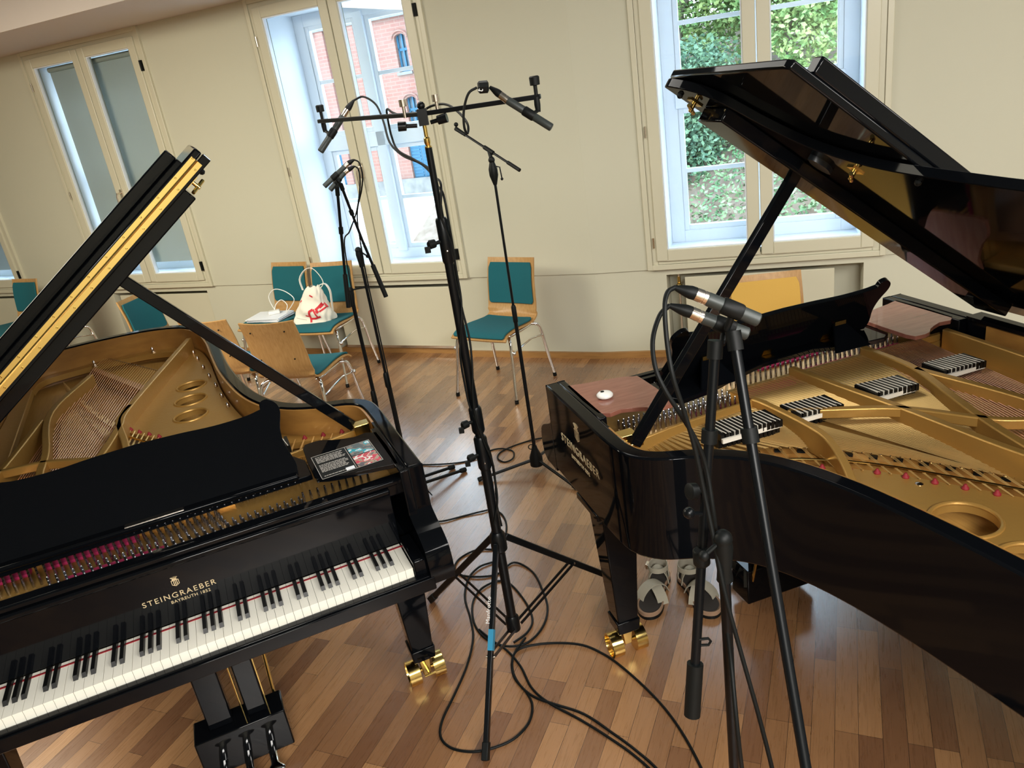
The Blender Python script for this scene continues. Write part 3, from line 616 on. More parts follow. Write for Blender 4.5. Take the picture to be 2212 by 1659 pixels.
    def lerp_path(q, t):
        L = [0]
        for i in range(1, len(q)): L.append(L[-1]+(q[i]-q[i-1]).length)
        s = t*L[-1]
        for i in range(1, len(q)):
            if L[i] >= s: return q[i-1].lerp(q[i], (s-L[i-1])/max(L[i]-L[i-1], 1e-9))
        return q[-1]
    hitp = cat_rom([Vector(p) for p in ((-.02, .745, 0), (-.12, .78, 0), (-.30, .85, 0), (-.42, .925, 0), (-.517, 1.02, 0), (-.603, 1.145, 0), (-.70, 1.29, 0), (-.79, 1.44, 0), (-.92, 1.75, 0), (-1.05, 2.15, 0), (-1.13, 2.42, 0))], 4)
    ns = 62
    for i in range(ns):
        t = i/(ns-1); xa = -.03-.93*t; ya = .545 if xa > -.43 else .40; bpt = lerp_path(br, t); hp = lerp_path(hitp, t)
        for k in range(3 if i % 1 == 0 else 1):
            dx = (k-1)*.0042
            string((xa+dx, ya, .935), (bpt.x+dx, bpt.y, .886), st1, .0011); rest.tube([(bpt.x+dx, bpt.y, .886), (hp.x+dx*.3, hp.y, .897)], .0010, 4)
            rest.tube([(xa+dx, ya, .935), (xa+dx, ya-.03, .928)], .001, 4)
    r_ = obj('strings', rest, STL, P, smooth=60); r_['kind'] = 'stuff'
    pin = MB()
    for i in range(0, ns, 2):
        hp = lerp_path(hitp, i/(ns-1))
        if hp.y < 1.5: obj('hitch_pin', MB().lathe((hp.x, hp.y, .89), (hp.x, hp.y, .905), [(0, .0085), (.006, .0095), (.010, .0065), (.017, .003)], 10), REDF, P)
    for i in range(0, 84): pt = lerp_path(br, i/83); pin.ball((pt.x+.008, pt.y, .888), .0025, 6)
    for i in range(0, nb): t = i/(nb-1); pin.ball((-.95+.31*t, 2.73-.59*t, .893), .004, 6)
    q = obj('bridge_pins', pin, SILV, P); q['kind'] = 'stuff'
    for i in range(26):
        pt = lerp_path(br, .10+.035*i*.9); nx = lerp_path(br, min(1, .11+.035*i*.9)); c_ = MB().box((-.011, -.0075, 0), (.011, .0075, .006), Matrix.Translation((pt.x, pt.y, .872)) @ Matrix.Rotation(math.atan2(nx.y-pt.y, nx.x-pt.x), 4, 'Z')); obj('bridge_agraffe', c_, BLKP, P)
    dpth = [lerp_path(br, .12+.03*i).lerp(lerp_path(hitp, .12+.03*i), .62) for i in range(24)]
    obj('duplex_bar', MB().tube([p+Vector((0, 0, .894)) for p in dpth], .0042, 8), BRASS, P)
    # tuning pins: 100 as parts, the rest together
    pm = MB().lathe((0, 0, 0), (0, 0, .04), [(0, .0040), (.026, .0040), (.028, .0034), (.037, .0034), (.04, .0018)], 8).mesh('tuning_pin', PINM)
    rest2 = MB(); c2 = 0; spots = []
    for row, y in enumerate((.405, .428, .451, .474)): spots += [(-.02-.0185*i-.005*(row % 2), y-.0006*i, .908) for i in range(22)]
    for row, y in enumerate((.198, .221, .244)): spots += [(-.235-.0215*i-.006*row, y, .908) for i in range(33)]
    n1 = len(spots)
    for row, y in enumerate((.278, .300, .322, .344)): spots += [(-.47-.0205*i-.006*row, y, .908) for i in range(34)]
    for row, y in enumerate((.26,)): spots += [(-.03-.0225*i-.006*row, y, .908) for i in range(10)]
    order = spots[88:]+spots[:88] if not right else spots
    for s_ in order:
        if c2 < 100: q = bpy.data.objects.new('tuning_pin', pm); C.objects.link(q); q.parent = P; q.location = s_; c2 += 1
        else: rest2.lathe(s_, (s_[0], s_[1], s_[2]+.04), [(0, .0040), (.028, .0040), (.03, .0034), (.04, .0030)], 6)
    q = obj('tuning_pins', rest2, PINM, P); q['kind'] = 'stuff'
    # dampers
    dm = MB().box((-.0058, -.045, 0), (.0058, .045, .022)).box((-.0058, -.040, -.03), (.0058, .030, 0)).mesh('damper', EBON, 0)
    df = MB().box((-.0011, -.0445, 0), (.0011, .0445, .0235)).mesh('damper_felt', WFELT, 0)
    for (x0, x1, y0, y1) in ((-.22, -.41, .655, .668), (-.475, -.615, .668, .682), (-.745, -.885, .675, .69), (-1.02, -1.165, .66, .672)):
        n = int(abs(x1-x0)/.0145)
        for i in range(n+1):
            t = i/n; x = x0+(x1-x0)*t; y = y0+(y1-y0)*t; d = obj('damper', dm, None, P); d.location = (x, y, .94); d.rotation_euler.z = .12*math.sin(t*PI)
            if i < n: f = obj('damper_felt', df, None, P); f.location = (x+(x1-x0)/n/2, y, .94); f.rotation_euler.z = .12
        obj('damper_rail', MB().box((x0+.005, y0+.046, .936), (x1-.005, y0+.054, .950)), WFELT, P)
    # ---- lid
    t = math.radians(th); xh, zh = -1.42, 1.03
    LMt = Matrix(((math.cos(t), 0, -math.sin(t), xh), (0, 1, 0, 0), (math.sin(t), 0, math.cos(t), zh), (0, 0, 0, 1)))
    Y0 = .47
    sh_ = [(1.495, Y0), (1.495, .50), (1.462, .585), (1.40, .638), (1.285, .680), (1.18, .745), (1.11, .85), (1.075, .96), (1.055, 1.12), (1.04, 1.30), (1.035, 1.6), (1.03, 1.90), (1.02, 2.18), (.98, 2.42), (.88, 2.61), (.72, 2.72), (.52, 2.755), (.33, 2.76), (.14, 2.72), (.03, 2.63), (.0, 2.5)]
    sh_ = [(p.x, p.y) for p in cat_rom([Vector((a_, b_, 0)) for a_, b_ in sh_], 3)]+[(0, 1.5), (0, Y0)]
    lid = obj('lid', MB().prism(sh_, 0, .026, M=LMt), LAC, P, bevel=.006, smooth=30)
    obj('lid_rail', MB().box((.10, Y0+.055, -.040), (1.385, Y0+.175, .0), LMt), LAC, lid, bevel=.004)
    flap = [(1.495, Y0), (1.495, Y0+.50), (1.49, Y0+.52), (0.0, Y0+.52), (0.0, Y0)]
    fl_ = obj('front_flap', MB().prism(flap, .029, .052, M=LMt), LAC, lid, bevel=.005, smooth=30)
    obj('flap_rail', MB().box((.02, Y0+.485, .052), (1.43, Y0+.52, .094), LMt), LAC, lid, bevel=.005)
    hm = MB().box((.02, Y0-.0015, .009), (1.47, Y0+.001, .0250), LMt).box((.02, Y0-.0015, .0300), (1.47, Y0+.001, .044), LMt)
    hm.tube([LMt @ Vector((.02, Y0-.003, .0275)), LMt @ Vector((1.47, Y0-.003, .0275))], .0035, 8)
    hg = obj('piano_hinge', hm, BRASS, lid)
    for i in range(20):
        for z in (.015, .039):
            obj('hinge_screw', MB().ball(LMt @ Vector((.07+.0725*i+(.02 if z > .02 else 0), Y0-.002, z)), .0032, 6), BRASS, hg)
    for s_, y in ((1.415, .52), (1.07, .82)):
        b = MB().lathe(LMt @ Vector((s_, y, 0)), LMt @ Vector((s_, y, -.03)), [(0, .012), (.004, .012), (.004, .006), (.028, .006), (.03, .003)], 10)
        b.tube([LMt @ Vector((s_-.022, y-.02, -.022)), LMt @ Vector((s_+.022, y+.02, -.022))], .0055, 8); b.box((s_-.02, y-.012, -.004), (s_+.02, y+.012, 0), LMt); obj('lid_lock_pin', b, BRASS, lid)
    for s_, y in ((1.455, .50), (1.035, 1.0), (1.0, 1.5), (.70, 2.55)): obj('rubber_buffer', MB().ball(LMt @ Vector((s_, y, -.003)), .009, 8), BLKP, lid)
    obj('lid_reflection_oval', MB().prism([(1.10+.04*math.cos(a_)-.01*(k_ > 6), .715+.022*math.sin(a_)) for k_, a_ in enumerate([2*PI*q/14 for q in range(14)])], -.014, 0, M=LMt), SATIN, lid)  # dark oval disc modelled in place of a reflection in the lid
    for y in (.75, 1.4, 2.1): obj('lid_hinge', MB().lathe((XB-.008, y-.05, 1.012), (XB-.008, y+.05, 1.012), [(0, .009), (.1, .009)], 10), BRASS, P)
    obj('hinge_strip', MB().box((XB-.006, .47, 1.0), (XB+.06, 2.45, 1.012)), LAC, P)
    # lid prop
    top = LMt @ Vector((1.06, .585, -.034)); bot = Vector((.018, .60, .955))
    obj('lid_prop', MB().bar(bot, top, .022, .036), LAC, P, bevel=.003)
    obj('prop_bracket', MB().box((.0, .545, .93), (.056, .59, .985)).lathe((-.01, .60, .955), (.05, .60, .955), [(0, .009), (.06, .009)], 10), BRASS, P, bevel=.002)
    # ---- music desk
    dx = [(-.987, .241), (-1.03, .262), (-1.052, .24), (-1.035, .222), (-1.005, .205)]
    prof = [(-.227, -.005), (-.224, .035), (-.240, .097), (-.239, .149), (-.225, .195), (-.228, .225), (-.252, .248), (-.275, .243), (-.28, .225)]
    tp = cat_rom([Vector(p) for p in ((-.28, .222, 0), (-.33, .214, 0), (-.42, .212, 0), (-.52, .218, 0), (-.64, .222, 0))], 4)
    rightp = [(p.x, p.y) for p in cat_rom([Vector((a, b, 0)) for a, b in prof], 3)][:-1]+[(p.x, p.y) for p in tp]
    full = rightp+[(-1.28-x, y) for x, y in rightp[::-1][1:]]
    DM = Matrix(((1, 0, 0, 0), (0, .53, -.848, .292), (0, .848, .53, 1.0), (0, 0, 0, 1)))
    md = obj('music_desk', MB().prism(full, -.016, 0, M=DM), LAC, P, bevel=.003, smooth=30)
    obj('desk_ledge', MB().box((-1.05, .264, .988), (-.23, .300, 1.004)), LAC, md, bevel=.005)
    tt = MB().box((-.72, .270, 1.004), (-.56, .290, 1.0065)); obj('ledge_plate', tt, SILV, md)
    for x in (-.40, -.64, -.88): obj('desk_hinge', MB().box((x-.02, .300, .985), (x+.02, .330, .989)).box((x-.018, .0, -.0178), (x+.018, .026, -.016), DM), BRASS, md)
    obj('desk_frame', MB().prism([(-.19, .282), (-1.09, .282), (-1.09, .38), (-1.05, .41), (-.93, .40), (-.80, .345), (-.60, .352), (-.44, .40), (-.34, .44), (-.22, .46), (-.19, .40)], .968, .985), LAC, P, bevel=.003)
    for x in (-.90, -.38):
        obj('desk_prop', MB().add([(x-.07, .425, .985), (x+.07, .425, .985), (x+.022, .352, 1.06), (x-.022, .352, 1.06), (x-.07, .433, .985), (x+.07, .433, .985), (x+.022, .360, 1.062), (x-.022, .360, 1.062)],
            [(0, 1, 2, 3), (7, 6, 5, 4), (0, 4, 5, 1), (1, 5, 6, 2), (2, 6, 7, 3), (3, 7, 4, 0)]), LAC, md)
        obj('desk_hinge', MB().box((x-.022, .350, 1.055), (x+.022, .366, 1.069)), BRASS, md)
    sl = [(.052, .15), (.052, .42), (-.02, .435), (-.085, .462), (-.115, .488), (-.16, .492), (-.186, .46), (-.186, .24), (-.175, .215), (-.12, .19), (.0, .165)]
    sl = [(p.x, p.y) for p in cat_rom([Vector((a, b, 0)) for a, b in sl], 2, closed=False)]
    obj('side_shelf', MB().prism(sl, .984, .998), shelf_mat, P, bevel=.003)
    sr = [(-1.28-x+.0, y) for x, y in sl]; sr = [(max(x, -1.345), y) for x, y in sr]
    obj('side_shelf', MB().prism(sr, .984, .998), shelf_mat, P, bevel=.003)
    # ---- legs
    for lx, ly in ((.024, .375), (-1.295, .375), (-.88, 2.28)):
        lg = MB().frustum((lx-.037, ly-.037, lx+.037, ly+.037, .115), (lx-.064, ly-.064, lx+.064, ly+.064, .655)).frustum((lx-.041, ly-.041, lx+.041, ly+.041, .112), (lx-.045, ly-.045, lx+.045, ly+.045, .165)).box((lx-.09, ly-.09, .635), (lx+.09, ly+.09, .66))
        l = obj('leg', lg, LAC, P, bevel=.004)
        cs = obj('caster', MB().frustum((lx-.014, ly-.035, lx+.014, ly+.02, .045), (lx-.022, ly-.022, lx+.022, ly+.022, .118)), BRASS, l, bevel=.003)
        for sx in (-1, 1):
            a = (lx+sx*.026, ly, .047); b = (lx+sx*.068, ly, .047); wv = MB().lathe(a, b, [(0, .012), (0, .047), (.042, .047), (.042, .040), (.026, .038), (.026, .014), (.034, .012), (.034, .001)], 28); obj('wheel', wv, BRASS, cs, smooth=30)
        obj('axle', MB().tube([(lx-.05, ly, .047), (lx+.05, ly, .047)], .008, 8), BRASS, cs)
        obj('brake_screw', MB().tube([(lx, ly-.03, .075), (lx, ly-.085, .085)], .006, 8).tube([(lx-.02, ly-.085, .085), (lx+.02, ly-.085, .085)], .0045, 8), BRASS, cs)
    # ---- lyre
    ly = obj('pedal_lyre', MB().box((-.765, .29, .035), (-.475, .40, .185)).box((-.715, .325, .185), (-.635, .365, .655)).box((-.590, .325, .185), (-.525, .365, .655)), LAC, P, bevel=.005)
    obj('lyre_top', MB().box((-.73, .30, .62), (-.51, .40, .655)), LAC, ly)
    for px in (-.545, -.622, -.70):
        pd = MB(); pts = cat_rom([Vector(p) for p in ((px, .31, .075), (px, .25, .078), (px, .20, .070), (px, .165, .055))], 5); rr = [(.014, .008)]*6+[(.013, .008)]*5+[(.021, .009), (.027, .009), (.028, .008), (.022, .006), (.012, .004)]
        vs = []; 
        for p, (a_, b_) in zip(pts, rr): vs.append([(p.x+a_*math.cos(q), p.y, p.z+b_*math.sin(q)) for q in [2*PI*j/12 for j in range(13)]])
        pd.grid(vs); obj('pedal', pd, CHR, ly, smooth=60)
        obj('pedal_rod', MB().tube([(px+.02, .345, .18), (px+.02, .345, .655)], .0035, 8), BRASS, ly)
    for sx in (-.68, -.50): obj('lyre_brace', MB().tube([(sx, .39, .12), (sx+.02, .56, .655)], .006, 8), BRASS, ly)
    return P, LMt
PL, LML = piano(((-.372, 1.923), 20.25), 'black grand piano on the left with white keys in view and lid raised', 36.5, [(-.521, 1.80, .062), (-.531, 1.596, .065), (-.537, 1.39, .065)], LAC)
PR, LMR = piano(((.201, 2.634), -165.6), 'black grand piano on the right seen from its curved side with golden strings in view', 37, [(-.517, 1.276, .073), (-.508, 1.47, .073), (-.50, 1.67, .07), (-.49, 1.87, .066), (-.47, 2.05, .06)], MAHO, right=True)
# ================================================================ STANDS AND MICROPHONES
def lerp(a, b, t): return Vector(a).lerp(Vector(b), t)
def tripod(r, hub, feet, zh, rr, part='leg'):
    for f in feet:
        f = Vector((f[0], f[1], .012)); h = Vector((hub[0], hub[1], zh)); d = (f-h).normalized()
        l = obj(part, MB().tube([h+d*.02, f], rr, 10), BLK, r, world=True)
        obj('rubber_foot', MB().lathe(f-d*.035, f+d*.006, [(0, rr*1.2), (.004, rr*1.5), (.038, rr*1.5), (.041, rr)], 12), BLKP, l, world=True)
# centre stand
MX, MY = -.135, 2.358
cs = thing('microphone_stand', 'tall black mast stand in the middle with a crossbar carrying two microphones', 'microphone stand', (MX, MY, 0))
m = lambda z: (MX, MY, z)
obj('lower_mast', MB().tube([m(.10), m(.86)], .0175, 20), BLK, cs, world=True)
obj('middle_mast', MB().tube([m(.86), m(1.53)], .0145, 20), BLK, cs, world=True)
obj('upper_mast', MB().tube([m(1.53), m(1.86)], .0105, 16), BLK, cs, world=True)
for z0, z1, r0 in ((.79, .915, .023), (.93, 1.025, .022), (1.515, 1.655, .0185)):
    k = obj('mast_clamp', MB().lathe(m(z0), m(z1), [(0, r0*.85), (.008, r0), (z1-z0-.008, r0), (z1-z0, r0*.8)], 20), BLK, cs, world=True)
    zc = (z0+z1)/2; kn = obj('clamp_knob', MB().lathe((MX-.015, MY-.012, zc), (MX-.05, MY-.035, zc), [(0, .006), (.018, .006), (.019, .013), (.036, .014), (.041, .010)], 10).box((MX-.062, MY-.046, zc-.022), (MX-.045, MY-.034, zc-.004)), BLKP, k, world=True)
    obj('clamp_screw', MB().ball((MX+.002, MY-r0-.001, zc-.03), .004, 8), SILV, k, world=True)
obj('brass_spigot', MB().lathe(m(1.86), m(1.925), [(0, .0105), (.004, .0105), (.005, .007), (.015, .0095), (.026, .0095), (.03, .006), (.065, .006)], 14), BRASS, cs, world=True)
obj('leg_collar', MB().lathe(m(.45), m(.535), [(0, .02), (.01, .029), (.07, .029), (.085, .02)], 16), BLK, cs, world=True)
obj('lower_collar', MB().lathe(m(.095), m(.165), [(0, .016), (.005, .026), (.06, .026), (.07, .019)], 16), BLK, cs, world=True)
FEET = [(-.27, 1.864), (-.483, 2.733), (.318, 2.665)]
for i, f in enumerate(FEET):
    d = Vector((f[0]-MX, f[1]-MY, 0)).normalized(); h = Vector(m(.50))+d*.03; ft = Vector((f[0], f[1], .012)); side = Vector((-d.y, d.x, 0))
    lg = obj('leg', MB().bar(h, ft, .017, .024), BLK, cs, world=True, bevel=.003); ax = (ft-h).normalized()
    obj('rubber_foot', MB().bar(ft-ax*.05, ft+ax*.006, .022, .029), BLKP, lg, world=True, bevel=.003)
    if i == 0:
        p = lerp(h, ft, .42); q = lerp(h, ft, .52); obj('tape_band', MB().bar(p, q, .0178, .0248), BLUET, lg, world=True)
        nrm = (side.cross(ax)); nrm = nrm if nrm.y < 0 else -nrm
        me = text_mesh('Manfrotto', .020, LETW, ext=.0003, spacing=1.1); c = lerp(h, ft, .33)+nrm*.0123
        t_ = bpy.data.objects.new('lettering', me); C.objects.link(t_); t_.parent = lg; up = (-ax).cross(-nrm); t_.matrix_local = rootmat(lg).inverted() @ frame_M(c-side*.006*(1 if side.x > 0 else -1), -ax, nrm.cross(-ax))
    j = lerp(h, ft, .55)
    for s_ in (-1, 1):
        a = j+side*s_*.0115; b = Vector(m(.115))+d*.028+side*s_*.0115
        obj('brace', MB().bar(a, b, .004, .011), BLK, lg, world=True)
    obj('brace_screw', MB().lathe(j-side*.016, j+side*.016, [(0, .004), (.032, .004)], 8), SILV, lg, world=True)
BL = dep(690, 262, 2.80); BR = dep(1168, 208, 2.14); BC = Vector(m(1.95))
sb = obj('crossbar', MB().tube([BL, BC+Vector((0, 0, .004)), BR], 0, 4, sq=(.0085, .0065)), BLK, cs, world=True, bevel=.002)
obj('crossbar_clamp', MB().box((MX-.014, MY-.014, 1.922), (MX+.014, MY+.014, 1.968)).ball((MX, MY, 1.976), .012).lathe((MX-.02, MY-.01, 1.925), (MX-.075, MY-.01, 1.93), [(0, .006), (.03, .006), (.032, .013), (.055, .014)], 12).lathe((MX+.02, MY-.01, 1.928), (MX+.07, MY-.02, 1.935), [(0, .006), (.02, .006), (.022, .013), (.05, .014)], 12), BLK, cs, world=True)
for x, zz in ((MX-.05, 0), (MX+.045, 0)): obj('bar_thumb_screw', MB().lathe((x, MY, 1.95), (x, MY, 2.0), [(0, .005), (.03, .005), (.031, .011), (.05, .011)], 10), SILV, sb, world=True)
def bar_end(P, s_):
    obj('end_knob', MB().lathe(P+Vector((s_*.012, 0, -.0)), P+Vector((s_*.012, 0, .055)), [(0, .0055), (.030, .0055), (.031, .014), (.052, .0145), (.055, .011)], 12), BLKP, sb, world=True)
    return obj('bar_swivel', MB().lathe(P+Vector((s_*.012, 0, 0)), P+Vector((s_*.012, 0, -.04)), [(0, .008), (.02, .009), (.04, .007)], 10), BLKP, sb, world=True)
bar_end(BL, 1); bar_end(BR, -1)
def mic(pts, d, r, label, clipto=None, dd=(0, 0, 0, 0), angled=False):
    """pts: pixels of tip, body end, nickel end, boot end"""
    T, B, N_, Q = [dep(x, y, d+e) for (x, y), e in zip(pts, dd)]
    t = thing('microphone', label, 'microphone', B)
    L_ = (B-T).length
    obj('body', MB().lathe(T, B, [(0, r*.8), (.002, r), (L_*.42, r), (L_*.425, r*.96), (L_*.435, r*.96), (L_*.44, r), (L_-.003, r), (L_, r*.96)], 24), GREYM, t, world=True)
    n = (N_-B).length; obj('connector', MB().lathe(B, N_, [(0, r*.95), (n*.3, r*.97), (n*.32, r*.9), (n*.4, r*.9), (n*.42, r*.97), (n, r*.93)], 24), SILV, t, world=True)
    q = (Q-N_).length; obj('cable_boot', MB().lathe(N_, Q, [(0, r*.92), (q*.25, r*.95), (q*.5, r*.8), (q, r*.38)], 20), BLKP, t, world=True)
    c = lerp(T, B, .52); obj('clip', MB().lathe(c-(B-T).normalized()*.017, c+(B-T).normalized()*.017, [(0, r*1.12), (.003, r*1.22), (.031, r*1.22), (.034, r*1.12)], 24), BLKP, t, world=True)
    if clipto is not None: obj('clip_arm', MB().tube([c-Vector((0, 0, r*.8)), lerp(c, clipto, .5)-Vector((0, 0, .004)), clipto], [r*.5, r*.5, r*.45], 10), BLKP, t, world=True)
    return T, B, N_, Q
m1 = mic([(692, 328), (741, 251), (750, 237), (764, 217)], 2.78, .0115, 'slim grey microphone hanging from the left end of the tall crossbar', BL+Vector((.012, 0, -.035)))
m2 = mic([(1192, 276), (1097, 217), (1081, 205), (1058, 188)], 2.12, .0110, 'slim grey microphone on the right end of the tall crossbar', BR+Vector((-.012, 0, -.035)))
wd_ = thing('connector_cap', 'chunky black connector with a white mark behind the right crossbar microphone', 'connector', dep(1043, 188, 2.12)); c0 = dep(1056, 187, 2.12); c1 = dep(1030, 189, 2.12)
cp = obj('cap_body', MB().lathe(c0, c1, [(0, .010), (.004, .0165), (.026, .0165), (.031, .011)], 8), BLKP, wd_, world=True, smooth=20)
lt = text_mesh('t', .026, LETW, ext=.0003); q_ = bpy.data.objects.new('lettering', lt); C.objects.link(q_); q_.parent = cp; q_.matrix_local = rootmat(cp).inverted() @ frame_M(dep(1043, 196, 2.12-.018), RX*.2-RY, -RX-RY*.2)
def cable(name, pts, r, label, group=None, m_=None, n=6, closed=False):
    p = cat_rom(pts, n, closed); o = obj(name, MB().tube(p, r, 8, closed=closed), m_ or BLKP, smooth=60); return tag(o, label, 'cable', group)
# thin boom stand between the windows
AX, AY = .067, 3.74
a_s = thing('boom_stand', 'thin black boom stand without a microphone standing in the gap between the pianos', 'microphone stand', (AX, AY, 0))
am = lambda z: (AX, AY, z)
obj('upper_tube', MB().tube([am(.90), am(1.60)], .0065, 12), BLK, a_s, world=True); obj('lower_tube', MB().tube([am(.10), am(.93)], .0098, 12), BLK, a_s, world=True)
obj('tube_clutch', MB().lathe(am(.86), am(.95), [(0, .011), (.004, .0125), (.08, .0125), (.09, .009)], 14), BLKP, a_s, world=True)
obj('tripod_hub', MB().lathe(am(.035), am(.155), [(0, .028), (.004, .036), (.05, .036), (.10, .017), (.12, .013)], 20), BLKP, a_s, world=True)
obj('cable_hook', MB().tube([Vector(am(.15))+Vector((-.018-.014*math.cos(q), 0, .014*math.sin(q))) for q in [2*PI*i/12 for i in range(12)]], .003, 6, closed=True), BLKP, a_s, world=True)
tripod(a_s, (AX, AY), [(-.259, 3.722), (.250, 3.464), (.21, 4.035)], .075, .0085)
hd = dep(1068, 350, 3.50); e0 = dep(988, 280, 3.62); e1 = dep(1131, 373, 3.41)
Z = Vector(am(1.60)); dz = Vector((AX, AY, vert(345, (AX, AY), 1066)))-hd; e0 += dz; e1 += dz; hd += dz
obj('boom', MB().tube([lerp(e0, e1, .14), lerp(e0, e1, .84)], .0055, 10), BLK, a_s, world=True)
obj('boom_grip', MB().tube([lerp(e0, e1, .82), e1], [.0085, .0085], 12), BLKP, a_s, world=True)
obj('boom_head', MB().tube([e0, lerp(e0, e1, .16)], [.010, .0085], 10).ball(e0+Vector((.005, 0, .018)), .011), BLKP, a_s, world=True)
mid = Vector((AX, AY, hd.z-.035)); 
obj('boom_clutch', MB().tube([lerp(e0, e1, .53), hd], .009, 10).ball(hd+Vector((0, 0, -.0)), .016, 12).lathe(hd+Vector((0, 0, -.01)), (AX, AY, hd.z-.115), [(0, .012), (.03, .021), (.06, .021), (.105, .0085)], 14), BLKP, a_s, world=True)
obj('clutch_lever', MB().tube([hd+Vector((.015, -.015, -.03)), hd+Vector((.032, -.02, -.035)), hd+Vector((.035, -.02, -.085))], .0032, 8).ball(hd+Vector((.035, -.02, -.09)), .007), BLKP, a_s, world=True)
obj('boom_joint', MB().tube([lerp(e0, e1, .46), lerp(e0, e1, .60)], .010, 12), BLKP, a_s, world=True)
# two crossed boom stands behind the left piano
def boom_stand(label, top, mid_, end, g, feet, rt=.0065, zhub=.09, grip=.16, mast_r=.0095, clutch=None, lever=(.04, -.02, -.03)):
    base = Vector((g[0], g[1], 0)); r = thing('boom_stand', label, 'microphone stand', base)
    cz = clutch if clutch is not None else lerp(top, end, .6)
    L_ = (end-top).length; gt = 1-grip/L_
    obj('boom', MB().tube([top, mid_, lerp(mid_, end, .95)], rt, 12), BLK, r, world=True)
    gs = mid_+(end-mid_)*max(0, 1-grip/(end-mid_).length); obj('boom_grip', MB().tube([gs, end], rt*1.7, 14), BLKP, r, world=True)
    obj('boom_collar', MB().tube([lerp(top, mid_, .45), lerp(top, mid_, .52)], rt*1.6, 12), BLKP, r, world=True)
    obj('boom_head', MB().tube([top+(top-mid_).normalized()*.0, lerp(top, mid_, .09)], rt*1.5, 12), BLKP, r, world=True)
    mt = Vector((g[0], g[1], cz.z-.03))
    obj('boom_clutch', MB().ball(cz, .016, 12).lathe(cz, mt+Vector((0, 0, -.05)), [(0, .014), (.02, .016), ((cz-mt).length+.03, .012), ((cz-mt).length+.05, mast_r*1.1)], 14), BLKP, r, world=True)
    lv = Vector(lever); obj('clutch_lever', MB().tube([cz, cz+lv*.6, cz+lv], .004, 8).ball(cz+lv, .009), BLKP, r, world=True)
    zs = mt.z*.52
    obj('upper_tube', MB().tube([(g[0], g[1], zs), mt], mast_r*.75, 12), BLK, r, world=True); obj('lower_tube', MB().tube([(g[0], g[1], zhub), (g[0], g[1], zs+.03)], mast_r, 12), BLK, r, world=True)
    obj('tube_clutch', MB().lathe((g[0], g[1], zs-.03), (g[0], g[1], zs+.05), [(0, mast_r*1.2), (.01, mast_r*1.5), (.07, mast_r*1.4), (.08, mast_r)], 12), BLKP, r, world=True)
    obj('tripod_hub', MB().lathe((g[0], g[1], .05), (g[0], g[1], .17), [(0, .026), (.01, .032), (.06, .03), (.12, mast_r*1.3)], 14), BLKP, r, world=True)
    tripod(r, g, feet, .085, .009)
    return r
g1 = (-.615, 3.62); g2 = (-.705, 3.66)
def ring3(g, a0, rr): return [(g[0]+rr*math.cos(a0+2*PI*i/3), g[1]+rr*math.sin(a0+2*PI*i/3)) for i in range(3)]
c1 = dep(776, 541, 3.6); c1 = Vector((g1[0], g1[1], c1.z)); c2 = dep(757, 627, 3.72)
boom_stand('black boom stand behind the left piano, its boom slanting right to a hanging grip', dep(736, 398, 3.30), dep(783, 520, 3.52), dep(834, 641, 3.62), g1, ring3(g1, math.radians(41), .37), clutch=c1)
boom_stand('black boom stand behind the left piano with a nearly upright boom', dep(728, 404, 3.32), dep(745, 590, 3.60), dep(753, 664, 3.66), g2, ring3(g2, math.radians(40.5), .398), clutch=c2, lever=(.085, -.02, .01))
m3 = mic([(700, 403), (745, 360), (752, 353), (765, 345)], 3.28, .0108, 'upper of the two grey microphones on the crossed stands behind the left piano', dep(737, 398, 3.3))
m4 = mic([(713, 411), (744, 373), (752, 367), (766, 359)], 3.36, .0108, 'lower of the two grey microphones on the crossed stands behind the left piano', dep(730, 406, 3.32))
# near pair on the right
cg1 = dep(1568, 1400, 1.33); g3 = (cg1.x+.004, cg1.y); clc = dep(1538, 1100, 1.33); clc = Vector((g3[0], g3[1], clc.z))
c_t = dep(1546, 735, 1.24); c_m = dep(1519, 1150, 1.31); c_e = dep(1495, 1545, 1.37)
boom_stand('near black boom stand whose rubber boom grip hangs beside the sandals', c_t, c_m, c_e, g3, ring3(g3, 1.9, .34), rt=.0085, grip=.10, mast_r=.0125, clutch=clc, lever=(-.035, -.01, -.02))
near = [o for o in C.objects if o.get('label', '').startswith('near black boom stand')][0]
ka = dep(1519, 1060, 1.30); kb = dep(1487, 1062, 1.29)
obj('lock_knob', MB().lathe(ka, kb, [(0, .006), ((kb-ka).length*.5, .006), ((kb-ka).length*.52, .014), ((kb-ka).length*.95, .0145), ((kb-ka).length, .011)], 14), BLKP, near, world=True)
ka = dep(1519, 1110, 1.30); kb = dep(1488, 1108, 1.29); obj('lever_ball', MB().tube([ka, kb], .004, 8).ball(kb, .010, 12), BLK, near, world=True)
kc = dep(1515, 1200, 1.31); obj('boom_sleeve', MB().lathe(kc+Vector((0, 0, .012)), kc-Vector((0, 0, .018)), [(0, .012), (.003, .0145), (.027, .0145), (.03, .012)], 16), BLKP, near, world=True)
kd = dep(1503, 1385, 1.34); obj('cable_clip', MB().tube([kd+RX*s_/F_*1+RZ*0 for s_ in (0,)]+[kd+RX.normalized()*x_+Vector((0, 0, z_)) for x_, z_ in ((.006, .004), (.022, .006), (.026, .0), (.022, -.008), (.004, -.009))], .0025, 8), BLKP, near, world=True)
g4v = dep(1752, 1720, 1.14); g4 = (g4v.x, g4v.y)
